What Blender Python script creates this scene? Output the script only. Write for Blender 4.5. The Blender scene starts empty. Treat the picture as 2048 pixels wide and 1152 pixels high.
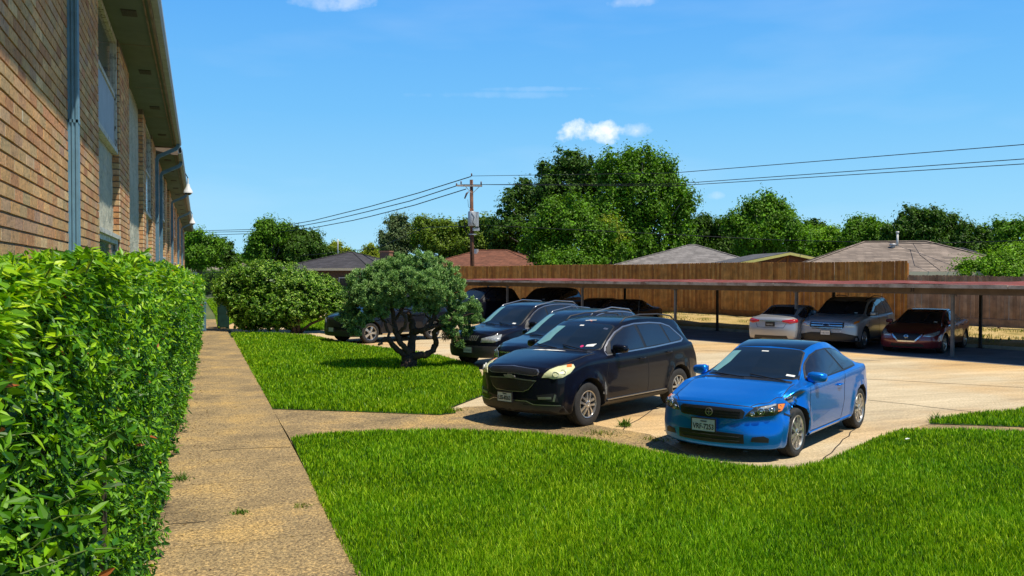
import bpy, bmesh, math, random
import numpy as np
from mathutils import Vector, Matrix
from mathutils.bvhtree import BVHTree
R = math.radians
S = bpy.context.scene
COL = S.collection
# ------------------------------------------------------------------ camera, sky, sun, exposure
F, CU, CV, HOR, EYE = 1750.0, 1024.0, 576.0, 548.0, 2.47
YAW = math.atan((CU - 400.0) / F)                 # the walk runs along +Y, the lens looks to its right
PITCH = math.atan((CV - HOR) / F)
cam = bpy.data.cameras.new("camera"); cam_ob = bpy.data.objects.new("camera", cam); COL.objects.link(cam_ob)
cam.sensor_width = 36; cam.lens = F / 2048 * 36; cam.clip_start = 0.05; cam.clip_end = 3000
cam_ob.location = (0, 0, EYE); cam_ob.rotation_euler = (math.pi / 2 - PITCH, 0, -YAW)
S.camera = cam_ob
SUN = Vector((0.29, -0.36, 1.0)).normalized()
el = math.asin(SUN.z); az = math.atan2(SUN.x, SUN.y)
W = bpy.data.worlds.new("World"); S.world = W; W.use_nodes = True
nt = W.node_tree; nt.nodes.clear()
def N(t, typ, **kw):
    n = t.nodes.new(typ)
    for k, v in kw.items():
        if k in n.inputs.keys(): n.inputs[k].default_value = v
        else: setattr(n, k, v)
    return n
def ramp(t, stops, src, interp='LINEAR'):
    r = N(t, 'ShaderNodeValToRGB'); r.color_ramp.interpolation = interp
    e = r.color_ramp.elements
    while len(e) > 1: e.remove(e[-1])
    e[0].position = stops[0][0]; e[0].color = (*stops[0][1], 1)
    for p, c in stops[1:]:
        q = e.new(p); q.color = (*c, 1)
    t.links.new(src, r.inputs[0]); return r.outputs[0]
def world():
    sky = N(nt, 'ShaderNodeTexSky', sky_type='NISHITA', sun_disc=False, sun_elevation=el, sun_rotation=az, altitude=0, air_density=1.0, dust_density=0.35, ozone_density=2.0)
    tc = N(nt, 'ShaderNodeTexCoord')
    sz = N(nt, 'ShaderNodeSeparateXYZ'); nt.links.new(tc.outputs['Generated'], sz.inputs[0])
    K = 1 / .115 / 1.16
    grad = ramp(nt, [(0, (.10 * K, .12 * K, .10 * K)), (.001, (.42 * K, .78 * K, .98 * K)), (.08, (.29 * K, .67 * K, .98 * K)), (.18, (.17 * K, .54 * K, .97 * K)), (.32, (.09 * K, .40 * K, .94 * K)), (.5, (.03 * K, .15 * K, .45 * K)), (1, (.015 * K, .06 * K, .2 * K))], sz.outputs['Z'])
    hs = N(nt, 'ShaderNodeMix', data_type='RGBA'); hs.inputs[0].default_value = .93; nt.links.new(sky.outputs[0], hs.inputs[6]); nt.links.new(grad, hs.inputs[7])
    acc = None
    # clouds: (u, v, half width, half height, strength) directions of the few small clouds
    for cu_, cv_, a, b, st in ((1190, 264, .050, .014, 1.0), (1262, 262, .024, .009, .35), (690, 4, .032, .010, .35), (630, 2, .03, .010, .25), (1260, 2, .035, .008, .22), (1428, 391, .010, .005, .22), (1010, 190, .10, .004, .08), (1085, 178, .07, .003, .09)):
        d = Vector(((cu_ - CU) / F, -(cv_ - CV) / F, -1)).normalized()
        d = cam_ob.rotation_euler.to_matrix() @ d
        r_ = Vector((d.y, -d.x, 0)).normalized(); up = r_.cross(d)
        def dot(v):
            n = N(nt, 'ShaderNodeVectorMath', operation='DOT_PRODUCT'); nt.links.new(tc.outputs['Generated'], n.inputs[0]); n.inputs[1].default_value = v; return n.outputs['Value']
        def mt(op, x, y=None):
            n = N(nt, 'ShaderNodeMath', operation=op)
            for i, q in enumerate((x, y)):
                if q is None: continue
                if isinstance(q, (int, float)): n.inputs[i].default_value = q
                else: nt.links.new(q, n.inputs[i])
            return n.outputs[0]
        nz = N(nt, 'ShaderNodeTexNoise', Scale=38.0, Detail=8.0, Roughness=.6); nt.links.new(tc.outputs['Generated'], nz.inputs['Vector'])
        x = mt('DIVIDE', dot(r_), a); y = mt('DIVIDE', dot(up), b)
        rr = mt('ADD', mt('MULTIPLY', x, x), mt('MULTIPLY', y, y))
        front = mt('GREATER_THAN', dot(d), 0.5)
        v = mt('SUBTRACT', mt('MULTIPLY', nz.outputs['Fac'], 2.3), mt('ADD', mt('MULTIPLY', rr, .55), .62))
        v = mt('MULTIPLY', mt('MULTIPLY', v, front), 1.5 * st); n = N(nt, 'ShaderNodeClamp'); nt.links.new(v, n.inputs[0]); n.inputs['Max'].default_value = st; v = n.outputs[0]
        acc = v if acc is None else mt('MAXIMUM', acc, v)
    # thin veil
    mp = N(nt, 'ShaderNodeMapping'); nt.links.new(tc.outputs['Generated'], mp.inputs[0]); mp.inputs['Scale'].default_value = (3, 3, 14)
    nz = N(nt, 'ShaderNodeTexNoise', Scale=1.2, Detail=5.0); nt.links.new(mp.outputs[0], nz.inputs['Vector'])
    veil = N(nt, 'ShaderNodeMapRange'); nt.links.new(nz.outputs['Fac'], veil.inputs[0]); veil.inputs[1].default_value = .5; veil.inputs[2].default_value = .8; veil.inputs[4].default_value = .09
    nm = N(nt, 'ShaderNodeMath', operation='MAXIMUM'); nt.links.new(acc, nm.inputs[0]); nt.links.new(veil.outputs[0], nm.inputs[1])
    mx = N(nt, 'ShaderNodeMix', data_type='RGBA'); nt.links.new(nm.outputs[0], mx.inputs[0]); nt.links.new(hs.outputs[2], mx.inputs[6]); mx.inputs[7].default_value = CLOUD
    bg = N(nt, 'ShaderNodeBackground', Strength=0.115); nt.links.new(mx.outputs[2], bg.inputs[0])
    out = N(nt, 'ShaderNodeOutputWorld'); nt.links.new(bg.outputs[0], out.inputs[0])
CLOUD = (8.2, 8.4, 8.7, 1)
world()
sl = bpy.data.lights.new("sun", 'SUN'); sl.energy = 5.0; sl.angle = R(0.5); sl.color = (1.0, 0.93, 0.80)
so = bpy.data.objects.new("sun", sl); COL.objects.link(so); so.rotation_euler = SUN.to_track_quat('Z', 'Y').to_euler(); so.location = (0, 0, 60)
S.view_settings.view_transform = 'Standard'; S.view_settings.look = 'None'; S.view_settings.exposure = 0.25; S.view_settings.gamma = 1.0
S.render.engine = 'CYCLES'; S.cycles.max_bounces = 6; S.cycles.transparent_max_bounces = 6

# ------------------------------------------------------------------ measuring: a pixel of the 2048-wide photo to a point
CM = cam_ob.rotation_euler.to_matrix()
def ray(u, v): return CM @ Vector(((u - CU) / F, -(v - CV) / F, -1.0))
def gp(u, v, z=0.0):
    d = ray(u, v); t = (z - EYE) / d.z; return Vector((d.x * t, d.y * t, z))
def dp(u, v, D):                                   # point at depth D along the lens axis
    d = ray(u, v); return Vector((0, 0, EYE)) + d * D
CD = Vector((-0.300, 0.954, 0)); CN = Vector((0.954, 0.300, 0))   # carport: along and across
def cp(n, t, z=0.0): return CN * n + CD * t + Vector((0, 0, z))
def ct(u, n):
    k = (u - CU) / F; return n * (.798 - .603 * k) / (.603 + .798 * k)

# ------------------------------------------------------------------ materials
MATS = {}
def newmat(name):
    m = bpy.data.materials.new(name); m.use_nodes = True; t = m.node_tree; t.nodes.clear()
    o = N(t, 'ShaderNodeOutputMaterial'); b = N(t, 'ShaderNodeBsdfPrincipled'); t.links.new(b.outputs[0], o.inputs[0])
    MATS[name] = m; return m, t, b, o
def coords(t, scale=(1, 1, 1), rot=(0, 0, 0)):
    tc = N(t, 'ShaderNodeNewGeometry'); mp = N(t, 'ShaderNodeMapping'); t.links.new(tc.outputs['Position'], mp.inputs[0])
    mp.inputs['Scale'].default_value = scale; mp.inputs['Rotation'].default_value = rot; return mp.outputs[0]
def ocoords(t, scale=(1, 1, 1)):
    tc = N(t, 'ShaderNodeTexCoord'); mp = N(t, 'ShaderNodeMapping'); t.links.new(tc.outputs['Object'], mp.inputs[0])
    mp.inputs['Scale'].default_value = scale; return mp.outputs[0]
def noise(t, vec, scale, detail=4, rough=.55):
    n = N(t, 'ShaderNodeTexNoise', Scale=scale, Detail=detail, Roughness=rough); t.links.new(vec, n.inputs['Vector']); return n.outputs['Fac']
def mixc(t, fac, a, b, mode='MIX'):
    m = N(t, 'ShaderNodeMix', data_type='RGBA', blend_type=mode)
    for i, q in ((0, fac), (6, a), (7, b)):
        if isinstance(q, (int, float)): m.inputs[i].default_value = q
        elif isinstance(q, tuple): m.inputs[i].default_value = (*q, 1)
        else: t.links.new(q, m.inputs[i])
    return m.outputs[2]
def math_(t, op, a, b=0.0):
    n = N(t, 'ShaderNodeMath', operation=op)
    for i, q in enumerate((a, b)):
        if isinstance(q, (int, float)): n.inputs[i].default_value = q
        else: t.links.new(q, n.inputs[i])
    return n.outputs[0]
def bump(t, b, h, strength=.4, dist=.01):
    n = N(t, 'ShaderNodeBump', Strength=strength, Distance=dist); t.links.new(h, n.inputs['Height']); t.links.new(n.outputs[0], b.inputs['Normal'])
def plain(name, col, rough=.6, metal=0.0, coat=0.0, spec=.5, vary=.0, scale=8, bmp=0.0):
    m, t, b, o = newmat(name)
    b.inputs['Base Color'].default_value = (*col, 1); b.inputs['Roughness'].default_value = rough; b.inputs['Metallic'].default_value = metal
    b.inputs['Coat Weight'].default_value = coat; b.inputs['Coat Roughness'].default_value = .03; b.inputs['Specular IOR Level'].default_value = spec
    if vary or bmp:
        v = ocoords(t); f = noise(t, v, scale, 6, .65)
        if vary:
            c = ramp(t, [(.3, tuple(x * (1 - vary) for x in col)), (.7, tuple(min(1, x * (1 + vary)) for x in col))], f); t.links.new(c, b.inputs['Base Color'])
        if bmp: bump(t, b, f, bmp, .01)
    return m
def paint(name, col, metal=.35, rough=.32, dust=.06, coat=1.0, spec=.5):
    m, t, b, o = newmat(name)
    f = noise(t, ocoords(t), 2.3, 6, .7)
    c = mixc(t, math_(t, 'MULTIPLY', f, dust * 2), col, (.35, .32, .27)); t.links.new(c, b.inputs['Base Color'])
    b.inputs['Metallic'].default_value = metal; b.inputs['Roughness'].default_value = rough; b.inputs['Coat Weight'].default_value = coat; b.inputs['Coat Roughness'].default_value = .04; b.inputs['Specular IOR Level'].default_value = spec
    return m
def glass(name, col=(.01, .014, .018), rough=.03):
    return plain(name, col, rough, 0, .0, .8)
def leafmat(name, stops, trans=.3, rough=.5, attr='rnd', spec=.35, patch=None):
    m, t, b, o = newmat(name)
    a = N(t, 'ShaderNodeAttribute', attribute_name=attr)
    c = ramp(t, stops, a.outputs['Fac'])
    if patch:
        f = noise(t, coords(t), patch[0], 3); f = ramp(t, [(.38, (0, 0, 0)), (.62, (1, 1, 1))], f); c = mixc(t, f, c, mixc(t, 1.0, c, patch[1], 'MULTIPLY'))
    t.links.new(c, b.inputs['Base Color']); b.inputs['Roughness'].default_value = rough; b.inputs['Specular IOR Level'].default_value = spec
    tr = N(t, 'ShaderNodeBsdfTranslucent'); c2 = mixc(t, 1.0, c, (1.5, 1.5, .6), 'MULTIPLY'); t.links.new(c2, tr.inputs[0])
    ms = N(t, 'ShaderNodeMixShader', Fac=trans); t.links.new(b.outputs[0], ms.inputs[1]); t.links.new(tr.outputs[0], ms.inputs[2]); t.links.new(ms.outputs[0], o.inputs[0])
    return m

# ------------------------------------------------------------------ objects
def tag(o, label=None, cat=None, group=None, kind=None):
    for k, v in (('label', label), ('category', cat), ('group', group), ('kind', kind)):
        if v: o[k] = v
    return o
def link(name, me, m=None, parent=None, mats=None):
    if mats and not me.materials:
        for x in mats: me.materials.append(x)
    elif m: me.materials.append(m)
    o = bpy.data.objects.new(name, me); COL.objects.link(o)
    if parent: o.parent = parent
    return o
def empty(name, loc=(0, 0, 0), rz=0.0, label=None, cat=None, group=None):
    o = bpy.data.objects.new(name, None); COL.objects.link(o); o.location = loc; o.rotation_euler = (0, 0, rz); o.empty_display_size = .2
    return tag(o, label, cat, group)
def copy_tree(o, parent=None):
    c = o.copy(); COL.objects.link(c)
    if parent: c.parent = parent
    for ch in o.children: copy_tree(ch, c)
    return c
class MB:
    def __init__(s): s.v = []; s.f = []; s.mi = []
    def add(s, vs, fs, mi=0):
        b = len(s.v); s.v += [tuple(x) for x in vs]; s.f += [tuple(i + b for i in f) for f in fs]; s.mi += [mi] * len(fs); return s
    def box(s, lo, hi, M=None, mi=0):
        x0, y0, z0 = lo; x1, y1, z1 = hi
        vs = [Vector(p) for p in ((x0, y0, z0), (x1, y0, z0), (x1, y1, z0), (x0, y1, z0), (x0, y0, z1), (x1, y0, z1), (x1, y1, z1), (x0, y1, z1))]
        if M: vs = [M @ p for p in vs]
        return s.add(vs, [(0, 3, 2, 1), (4, 5, 6, 7), (0, 1, 5, 4), (1, 2, 6, 5), (2, 3, 7, 6), (3, 0, 4, 7)], mi)
    def obox(s, a, b, w, z0, z1, mi=0):            # box along the ground line a-b, w wide
        a = Vector((a[0], a[1], 0)); b = Vector((b[0], b[1], 0)); d = (b - a).normalized(); n = Vector((-d.y, d.x, 0)) * w / 2
        p = [a - n, b - n, b + n, a + n]
        return s.add([(q.x, q.y, z0) for q in p] + [(q.x, q.y, z1) for q in p], [(3, 2, 1, 0), (4, 5, 6, 7), (0, 1, 5, 4), (1, 2, 6, 5), (2, 3, 7, 6), (3, 0, 4, 7)], mi)
    def tube(s, pts, rs, n=8, cap=True, mi=0, flat=1.0):
        pts = [Vector(p) for p in pts]
        if not hasattr(rs, '__len__'): rs = [rs] * len(pts)
        up = Vector((0, 0, 1)); vs = []; fs = []; prev = None
        for i, p in enumerate(pts):
            t = (pts[min(i + 1, len(pts) - 1)] - pts[max(i - 1, 0)])
            t = t.normalized() if t.length > 1e-9 else Vector((0, 0, 1))
            if prev is None:
                a = t.cross(up if abs(t.z) < .9 else Vector((1, 0, 0))).normalized()
            else:
                a = (prev - t * prev.dot(t)).normalized()
            b = t.cross(a); prev = a
            for k in range(n):
                th = 2 * math.pi * k / n; vs.append(p + (a * math.cos(th) + b * math.sin(th) * flat) * rs[i])
        for i in range(len(pts) - 1):
            for k in range(n):
                k2 = (k + 1) % n; fs.append((i * n + k, i * n + k2, (i + 1) * n + k2, (i + 1) * n + k))
        if cap: fs.append(tuple(range(n - 1, -1, -1))); fs.append(tuple(range((len(pts) - 1) * n, len(pts) * n)))
        return s.add(vs, fs, mi)
    def lathe(s, prof, n=32, M=None, mi=0):        # profile (r, h) turned about local z
        vs = []; fs = []
        for r, h in prof:
            for k in range(n):
                th = 2 * math.pi * k / n; p = Vector((r * math.cos(th), r * math.sin(th), h)); vs.append(M @ p if M else p)
        for i in range(len(prof) - 1):
            for k in range(n):
                k2 = (k + 1) % n; fs.append((i * n + k, i * n + k2, (i + 1) * n + k2, (i + 1) * n + k))
        return s.add(vs, fs, mi)
    def sheet(s, poly, z, mi=0):
        return s.add([(p[0], p[1], z) for p in poly], [tuple(range(len(poly)))], mi)
    def build(s, name, m=None, parent=None, smooth=False, mats=None, angle=None):
        me = bpy.data.meshes.new(name); me.from_pydata(s.v, [], s.f)
        if mats:
            for x in mats: me.materials.append(x)
        if mats: me.polygons.foreach_set('material_index', s.mi)
        if smooth or angle: me.polygons.foreach_set('use_smooth', [True] * len(me.polygons))
        me.update()
        if angle: me.set_sharp_from_angle(angle=R(angle))
        return link(name, me, m, parent, mats)
def np_mesh(name, V, Fc, rnd, m, parent=None, smooth=False):
    """V (n,3); Fc (k,c) equal-sized faces; rnd per vertex"""
    me = bpy.data.meshes.new(name); n = len(V); k, c = Fc.shape
    me.vertices.add(n); me.vertices.foreach_set('co', np.asarray(V, np.float32).ravel())
    me.loops.add(k * c); me.loops.foreach_set('vertex_index', np.asarray(Fc, np.int32).ravel())
    me.polygons.add(k); me.polygons.foreach_set('loop_start', np.arange(0, k * c, c, dtype=np.int32))
    me.polygons.foreach_set('use_smooth', np.full(k, bool(smooth)))
    a = me.attributes.new('rnd', 'FLOAT', 'POINT'); a.data.foreach_set('value', np.asarray(rnd, np.float32))
    me.update(calc_edges=True); me.validate()
    return link(name, me, m, parent)
RNG = np.random.default_rng(7); random.seed(7)
def leaf_cloud(name, P, Nn, size, m, parent, aspect=.45, rng=RNG, droop=None, rnd=None, fold=.18, tipdir=None):
    """one pointed, folded six-vertex leaf per point; Nn = leaf normals, size = lengths"""
    n = len(P); Nn = Nn / np.maximum(np.linalg.norm(Nn, axis=1, keepdims=True), 1e-6)
    t = rng.normal(size=(n, 3)) if tipdir is None else tipdir
    t = t - Nn * np.sum(t * Nn, 1, keepdims=True); t /= np.maximum(np.linalg.norm(t, axis=1, keepdims=True), 1e-6)
    s = np.cross(Nn, t); L = size[:, None]; w = L * aspect * .5
    pts = [P, P + t * L * .33 + s * w + Nn * w * fold, P + t * L * .33 - Nn * w * fold, P + t * L * .33 - s * w + Nn * w * fold,
           P + t * L * .68 + s * w * .72 + Nn * w * fold * .3, P + t * L * .68 - s * w * .72 + Nn * w * fold * .3, P + t * L - Nn * L * .08]
    V = np.stack(pts, 1).reshape(-1, 3); b = (np.arange(n) * 7)[:, None]
    f4 = np.concatenate([b + np.array([[0, 1, 2, 3]]), b + np.array([[2, 1, 4, 6]]), b + np.array([[3, 2, 6, 5]])], 0)
    r = rng.random(n) if rnd is None else rnd
    return np_mesh(name, V, f4, np.repeat(r, 7), m, parent)
def quad_cloud(name, P, Nn, size, m, parent, aspect=.6, rng=RNG, rnd=None):
    n = len(P); Nn = Nn / np.maximum(np.linalg.norm(Nn, axis=1, keepdims=True), 1e-6)
    t = rng.normal(size=(n, 3)); t = t - Nn * np.sum(t * Nn, 1, keepdims=True); t /= np.linalg.norm(t, axis=1, keepdims=True)
    s = np.cross(Nn, t); L = size[:, None] * .5; w = L * aspect
    V = np.stack([P - t * L, P + s * w, P + t * L, P - s * w], 1).reshape(-1, 3)
    Fc = (np.arange(n) * 4)[:, None] + np.arange(4)[None]
    r = rng.random(n) if rnd is None else rnd
    return np_mesh(name, V, Fc, np.repeat(r, 4), m, parent)
def text_mesh(s, size, depth=.002):
    c = bpy.data.curves.new('lettering', 'FONT'); c.body = s; c.size = size; c.align_x = 'CENTER'; c.align_y = 'CENTER'; c.extrude = depth; c.resolution_u = 3; c.offset = size * .012
    o = bpy.data.objects.new('lettering', c); COL.objects.link(o); bpy.context.view_layer.update()
    me = bpy.data.meshes.new_from_object(o); COL.objects.unlink(o); bpy.data.objects.remove(o); return me
# ------------------------------------------------------------------ cars
def pchip(pts):
    x = np.array([p[0] for p in pts], float); y = np.array([p[1] for p in pts], float)
    h = np.diff(x); d = np.diff(y) / h; m = np.zeros(len(x))
    for i in range(1, len(x) - 1):
        if d[i - 1] * d[i] > 0:
            w1 = 2 * h[i] + h[i - 1]; w2 = h[i] + 2 * h[i - 1]; m[i] = (w1 + w2) / (w1 / d[i - 1] + w2 / d[i])
    m[0] = d[0]; m[-1] = d[-1]
    def f(q):
        q = min(max(q, x[0]), x[-1]); i = min(max(int(np.searchsorted(x, q)) - 1, 0), len(h) - 1)
        t = (q - x[i]) / h[i]; t2 = t * t; t3 = t2 * t
        return (2 * t3 - 3 * t2 + 1) * y[i] + (t3 - 2 * t2 + t) * h[i] * m[i] + (-2 * t3 + 3 * t2) * y[i + 1] + (t3 - t2) * h[i] * m[i + 1]
    return f
def catmull(P, k):
    out = []; n = len(P)
    for i in range(n - 1):
        p0 = P[max(i - 1, 0)]; p1 = P[i]; p2 = P[i + 1]; p3 = P[min(i + 2, n - 1)]
        for j in range(k):
            t = j / k; t2 = t * t; t3 = t2 * t
            out.append(tuple(.5 * ((2 * b) + (-a + c) * t + (2 * a - 5 * b + 4 * c - d) * t2 + (-a + 3 * b - 3 * c + d) * t3) for a, b, c, d in zip(p0, p1, p2, p3)))
    out.append(tuple(P[-1])); return out
def car_shell(sp):
    L, hw = sp['L'], sp['W'] / 2
    top = pchip(sp['top']); belt = pchip(sp['belt']); zb = pchip(sp['bot']); wt = pchip(sp['wt']); wd = pchip(sp['wid'])
    fp, rp = pchip(sp['fprof']), pchip(sp['rprof'])
    dx = sp.get('crown', .13)
    xs = [L * i / 110 for i in range(111)]; xs = sorted(set([.012, .03, .055] + xs + [L - .012, L - .03, L - .055]))
    def ring(x, k=1.0):
        w = hw * wd(x); T = top(x); B = min(belt(x), T - .015); Z = zb(x); E = min(top(max(x - dx, 0)), top(min(x + dx, L))) - .028
        E = max(E, B + .012); wT = wt(x) * hw
        G = (.945 * w, B + .008)
        P = [(0, Z), (.55 * w, Z), (.86 * w, Z + .005), (.955 * w, Z + .05), (.985 * w, Z + .16), (w, Z + .5 * (B - Z)), (.992 * w, B - .13), (.985 * w, B - .06), (.972 * w, B - .02), G]
        for q, bl in ((.3, .012), (.65, .014), (.88, .006)): P.append((G[0] + (wT - G[0]) * q + bl * (1 if E > B + .1 else 0), G[1] + (E - G[1]) * q))
        P += [(wT, E), (wT * .93, E + (T - E) * .45), (wT * .62, E + (T - E) * .8), (0, T)]
        c = catmull(P, 3); zc = (Z + B) / 2
        return [(y * k, zc + (z - zc) * k) for y, z in c]
    V = []; rings = []
    def addring(x, c):
        full = [(y, z) for y, z in c] + [(-y, z) for y, z in c[-2:0:-1]]
        b = len(V)
        for y, z in full:
            af = max(0, 1 - x / sp.get('fl', .95)); ar = max(0, 1 - (L - x) / sp.get('rl', .7)); q = abs(y) / hw
            X = x + af * (sp['fplan'] * q ** 2.6 + fp(z)) - ar * (sp['rplan'] * q ** 2.8 + rp(z))
            V.append([X, y, z])
        rings.append((b, len(full)))
    for k in (.02, .3, .55, .75, .88): addring(0, ring(0, k))
    for x in xs:
        e = min(x, L - x); k = 1.0 if e > .055 else .93 + .07 * math.sqrt(max(0, 1 - (1 - e / .056) ** 2))
        addring(x, ring(x, k))
    for k in (.88, .75, .55, .3, .02): addring(L, ring(L, k))
    V = np.array(V)
    if 'warp' in sp: V = sp['warp'](V, sp)
    # arch flare
    for ax in (sp['ax'], sp['ax'] + sp['wb']):
        r = np.hypot(V[:, 0] - ax, V[:, 2] - sp['wr']); side = np.abs(V[:, 1]) > hw * .8
        b = np.exp(-((r - sp['wr'] - .085) / .05) ** 2) * sp.get('flare', .018) * side * (V[:, 2] > .15)
        V[:, 1] += np.sign(V[:, 1]) * b
    Fc = []
    for (a, n), (b, _) in zip(rings[:-1], rings[1:]):
        for i in range(n):
            j = (i + 1) % n; Fc.append((a + i, b + i, b + j, a + j))
    a, n = rings[0]; Fc.append(tuple(a + i for i in range(n))); b, n = rings[-1]; Fc.append(tuple(b + i for i in reversed(range(n))))
    return [Vector(v) for v in V], Fc
class Car:
    def __init__(s, name, sp, paintm, label, group=None):
        s.sp = sp; s.paint = paintm
        s.root = empty(name, label=label, cat='car' if sp['kind'] != 'suv' else 'suv', group=group)
        V, Fc = car_shell(sp)
        s.bvh = BVHTree.FromPolygons(V, Fc)
        m = MB(); m.add(V, Fc); o = m.build('body', None, None)
        cut = MB()
        for ax in (sp['ax'], sp['ax'] + sp['wb']):
            for sd in (-1, 1):
                y0 = sd * (sp['W'] / 2 - .30); M = Matrix.Translation((ax, y0, sp['wr'] + .01)) @ Matrix.Rotation(R(-90 * sd), 4, 'X')
                q = MB(); q.lathe([(0.001, 0), (sp['wr'] + sp.get('gap', .055), 0), (sp['wr'] + sp.get('gap', .055), .6), (0.001, .6)], 40, M); cut.add(q.v, q.f)
        bm = bmesh.new()
        for v in cut.v: bm.verts.new(v)
        bm.verts.ensure_lookup_table()
        for f in cut.f: bm.faces.new([bm.verts[i] for i in f])
        bmesh.ops.remove_doubles(bm, verts=bm.verts, dist=.004); bmesh.ops.recalc_face_normals(bm, faces=bm.faces)
        cm = bpy.data.meshes.new('cut'); bm.to_mesh(cm); bm.free(); co = bpy.data.objects.new('cut', cm); COL.objects.link(co)
        bm = bmesh.new(); bm.from_mesh(o.data); bmesh.ops.recalc_face_normals(bm, faces=bm.faces); bm.to_mesh(o.data); bm.free()
        md = o.modifiers.new('b', 'BOOLEAN'); md.operation = 'DIFFERENCE'; md.object = co; md.solver = 'EXACT'
        bpy.context.view_layer.update(); dg = bpy.context.evaluated_depsgraph_get()
        me = bpy.data.meshes.new_from_object(o.evaluated_get(dg)); bpy.data.objects.remove(o); bpy.data.objects.remove(co)
        me.name = 'body'; me.materials.clear(); me.materials.append(paintm); me.materials.append(MATS['under'])
        wr, hw = sp['wr'], sp['W'] / 2
        for p in me.polygons:
            p.use_smooth = True; c = p.center
            inw = any(math.hypot(c.x - ax, c.z - wr - .01) < wr + sp.get('gap', .055) + .004 and abs(c.y) < hw + .1 for ax in (sp['ax'], sp['ax'] + sp['wb']))
            low = c.z < sp.get('lowz', 0.0)
            p.material_index = 1 if (inw or c.z < .17 or p.normal.z < -.9 or low) else 0
        me.set_sharp_from_angle(angle=R(38))
        s.body = link('body', me, None, s.root)
        for ax, nm in ((sp['ax'], 0), (sp['ax'] + sp['wb'], 1)):
            for sd in (-1, 1):
                s.wheel(ax, sd, sp)
    def hit(s, p, d):
        h = s.bvh.ray_cast(p - d * 3, d)
        if h[0] is None:
            h = s.bvh.find_nearest(p)
        return h[0], h[1]
    def decal(s, name, pts, d, m, off=.004, grid=.05, bulge=0.0, rim=.008, parent=None, smooth=True):
        d = Vector(d).normalized(); e1 = (d.cross(Vector((0, 0, 1))) if abs(d.z) < .99 else Vector((1, 0, 0))).normalized(); e2 = e1.cross(d)
        P = [Vector(p) for p in pts]; bm = bmesh.new()
        bm.faces.new([bm.verts.new((p.dot(e1), p.dot(e2), 0)) for p in P]); bmesh.ops.triangulate(bm, faces=bm.faces)
        xs = [v.co.x for v in bm.verts]; ys = [v.co.y for v in bm.verts]
        for ax, (lo, hi) in ((0, (min(xs), max(xs))), (1, (min(ys), max(ys)))):
            q = math.floor(lo / grid) * grid + grid * .37
            while q < hi:
                co = (q, 0, 0) if ax == 0 else (0, q, 0); no = (1, 0, 0) if ax == 0 else (0, 1, 0)
                bmesh.ops.bisect_plane(bm, geom=bm.verts[:] + bm.edges[:] + bm.faces[:], plane_co=co, plane_no=no, dist=1e-5); q += grid
        base = sum((p.dot(d) for p in P)) / len(P)
        edges = [(Vector((P[i].dot(e1), P[i].dot(e2))), Vector((P[(i + 1) % len(P)].dot(e1), P[(i + 1) % len(P)].dot(e2)))) for i in range(len(P))]
        for v in bm.verts:
            x, y = v.co.x, v.co.y; p = e1 * x + e2 * y + d * base; h, n = s.hit(p, d)
            if n.dot(d) > 0: n = -n
            b = 0
            if bulge:
                q = Vector((x, y)); dm = 9
                for a, c in edges:
                    ac = c - a; t = max(0, min(1, (q - a).dot(ac) / max(ac.length_squared, 1e-9))); dm = min(dm, (q - a - ac * t).length)
                b = bulge * (1 - math.exp(-dm / .05))
            v.co = h + n * (off + b)
            v.normal = n
        bm.normal_update()
        for f in bm.faces:
            if f.normal.dot(d) > 0: f.normal_flip()
        be = [e for e in bm.edges if e.is_boundary]
        if rim:
            r = bmesh.ops.extrude_edge_only(bm, edges=be)
            for v in r['geom']:
                if isinstance(v, bmesh.types.BMVert): v.co += d * (rim + off)
        me = bpy.data.meshes.new(name); bm.to_mesh(me); bm.free()
        if smooth: me.polygons.foreach_set('use_smooth', [True] * len(me.polygons)); me.set_sharp_from_angle(angle=R(35))
        return link(name, me, m, parent or s.root)
    def strip(s, name, pts, d, m, w=.01, off=.002, step=.04, parent=None, rim=.004):
        """a thin band laid on the body along a polyline"""
        d = Vector(d).normalized(); P = []
        for a, b in zip(pts[:-1], pts[1:]):
            a, b = Vector(a), Vector(b); k = max(1, int((b - a).length / step)); P += [a + (b - a) * i / k for i in range(k)]
        P.append(Vector(pts[-1])); H = []
        for p in P: h, n = s.hit(p, d); n = -n if n.dot(d) > 0 else n; H.append((h, n))
        vs = []; fs = []
        for i, (h, n) in enumerate(H):
            t = (H[min(i + 1, len(H) - 1)][0] - H[max(i - 1, 0)][0]).normalized(); sd = t.cross(n).normalized()
            vs += [h + sd * w / 2 - n * rim, h + sd * w / 2 + n * off, h - sd * w / 2 + n * off, h - sd * w / 2 - n * rim]
        for i in range(len(H) - 1):
            for k in range(3): fs.append((i * 4 + k, i * 4 + k + 1, i * 4 + 5 + k, i * 4 + 4 + k))
        return MB().add(vs, fs).build(name, m, parent or s.root, smooth=False)
    def disc(s, name, p, d, r, m, off=.006, n=20, dome=.0, parent=None, ring=0.0):
        d = Vector(d).normalized(); h, nn = s.hit(Vector(p), d); nn = -nn if nn.dot(d) > 0 else nn
        z = (nn - d * 1.0).normalized(); q = z.to_track_quat('Z', 'Y').to_matrix().to_4x4(); M = Matrix.Translation(h + z * off) @ q; b = MB()
        if ring: b.lathe([(r, -.01), (r, .004), (r - ring, .006), (r - ring, -.004)], n, M)
        else: b.lathe([(r, -.01), (r, 0), (r * .8, dome * .5), (r * .4, dome * .9), (.0005, dome)], n, M)
        return b.build(name, m, parent or s.root, smooth=True, angle=50)
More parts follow.
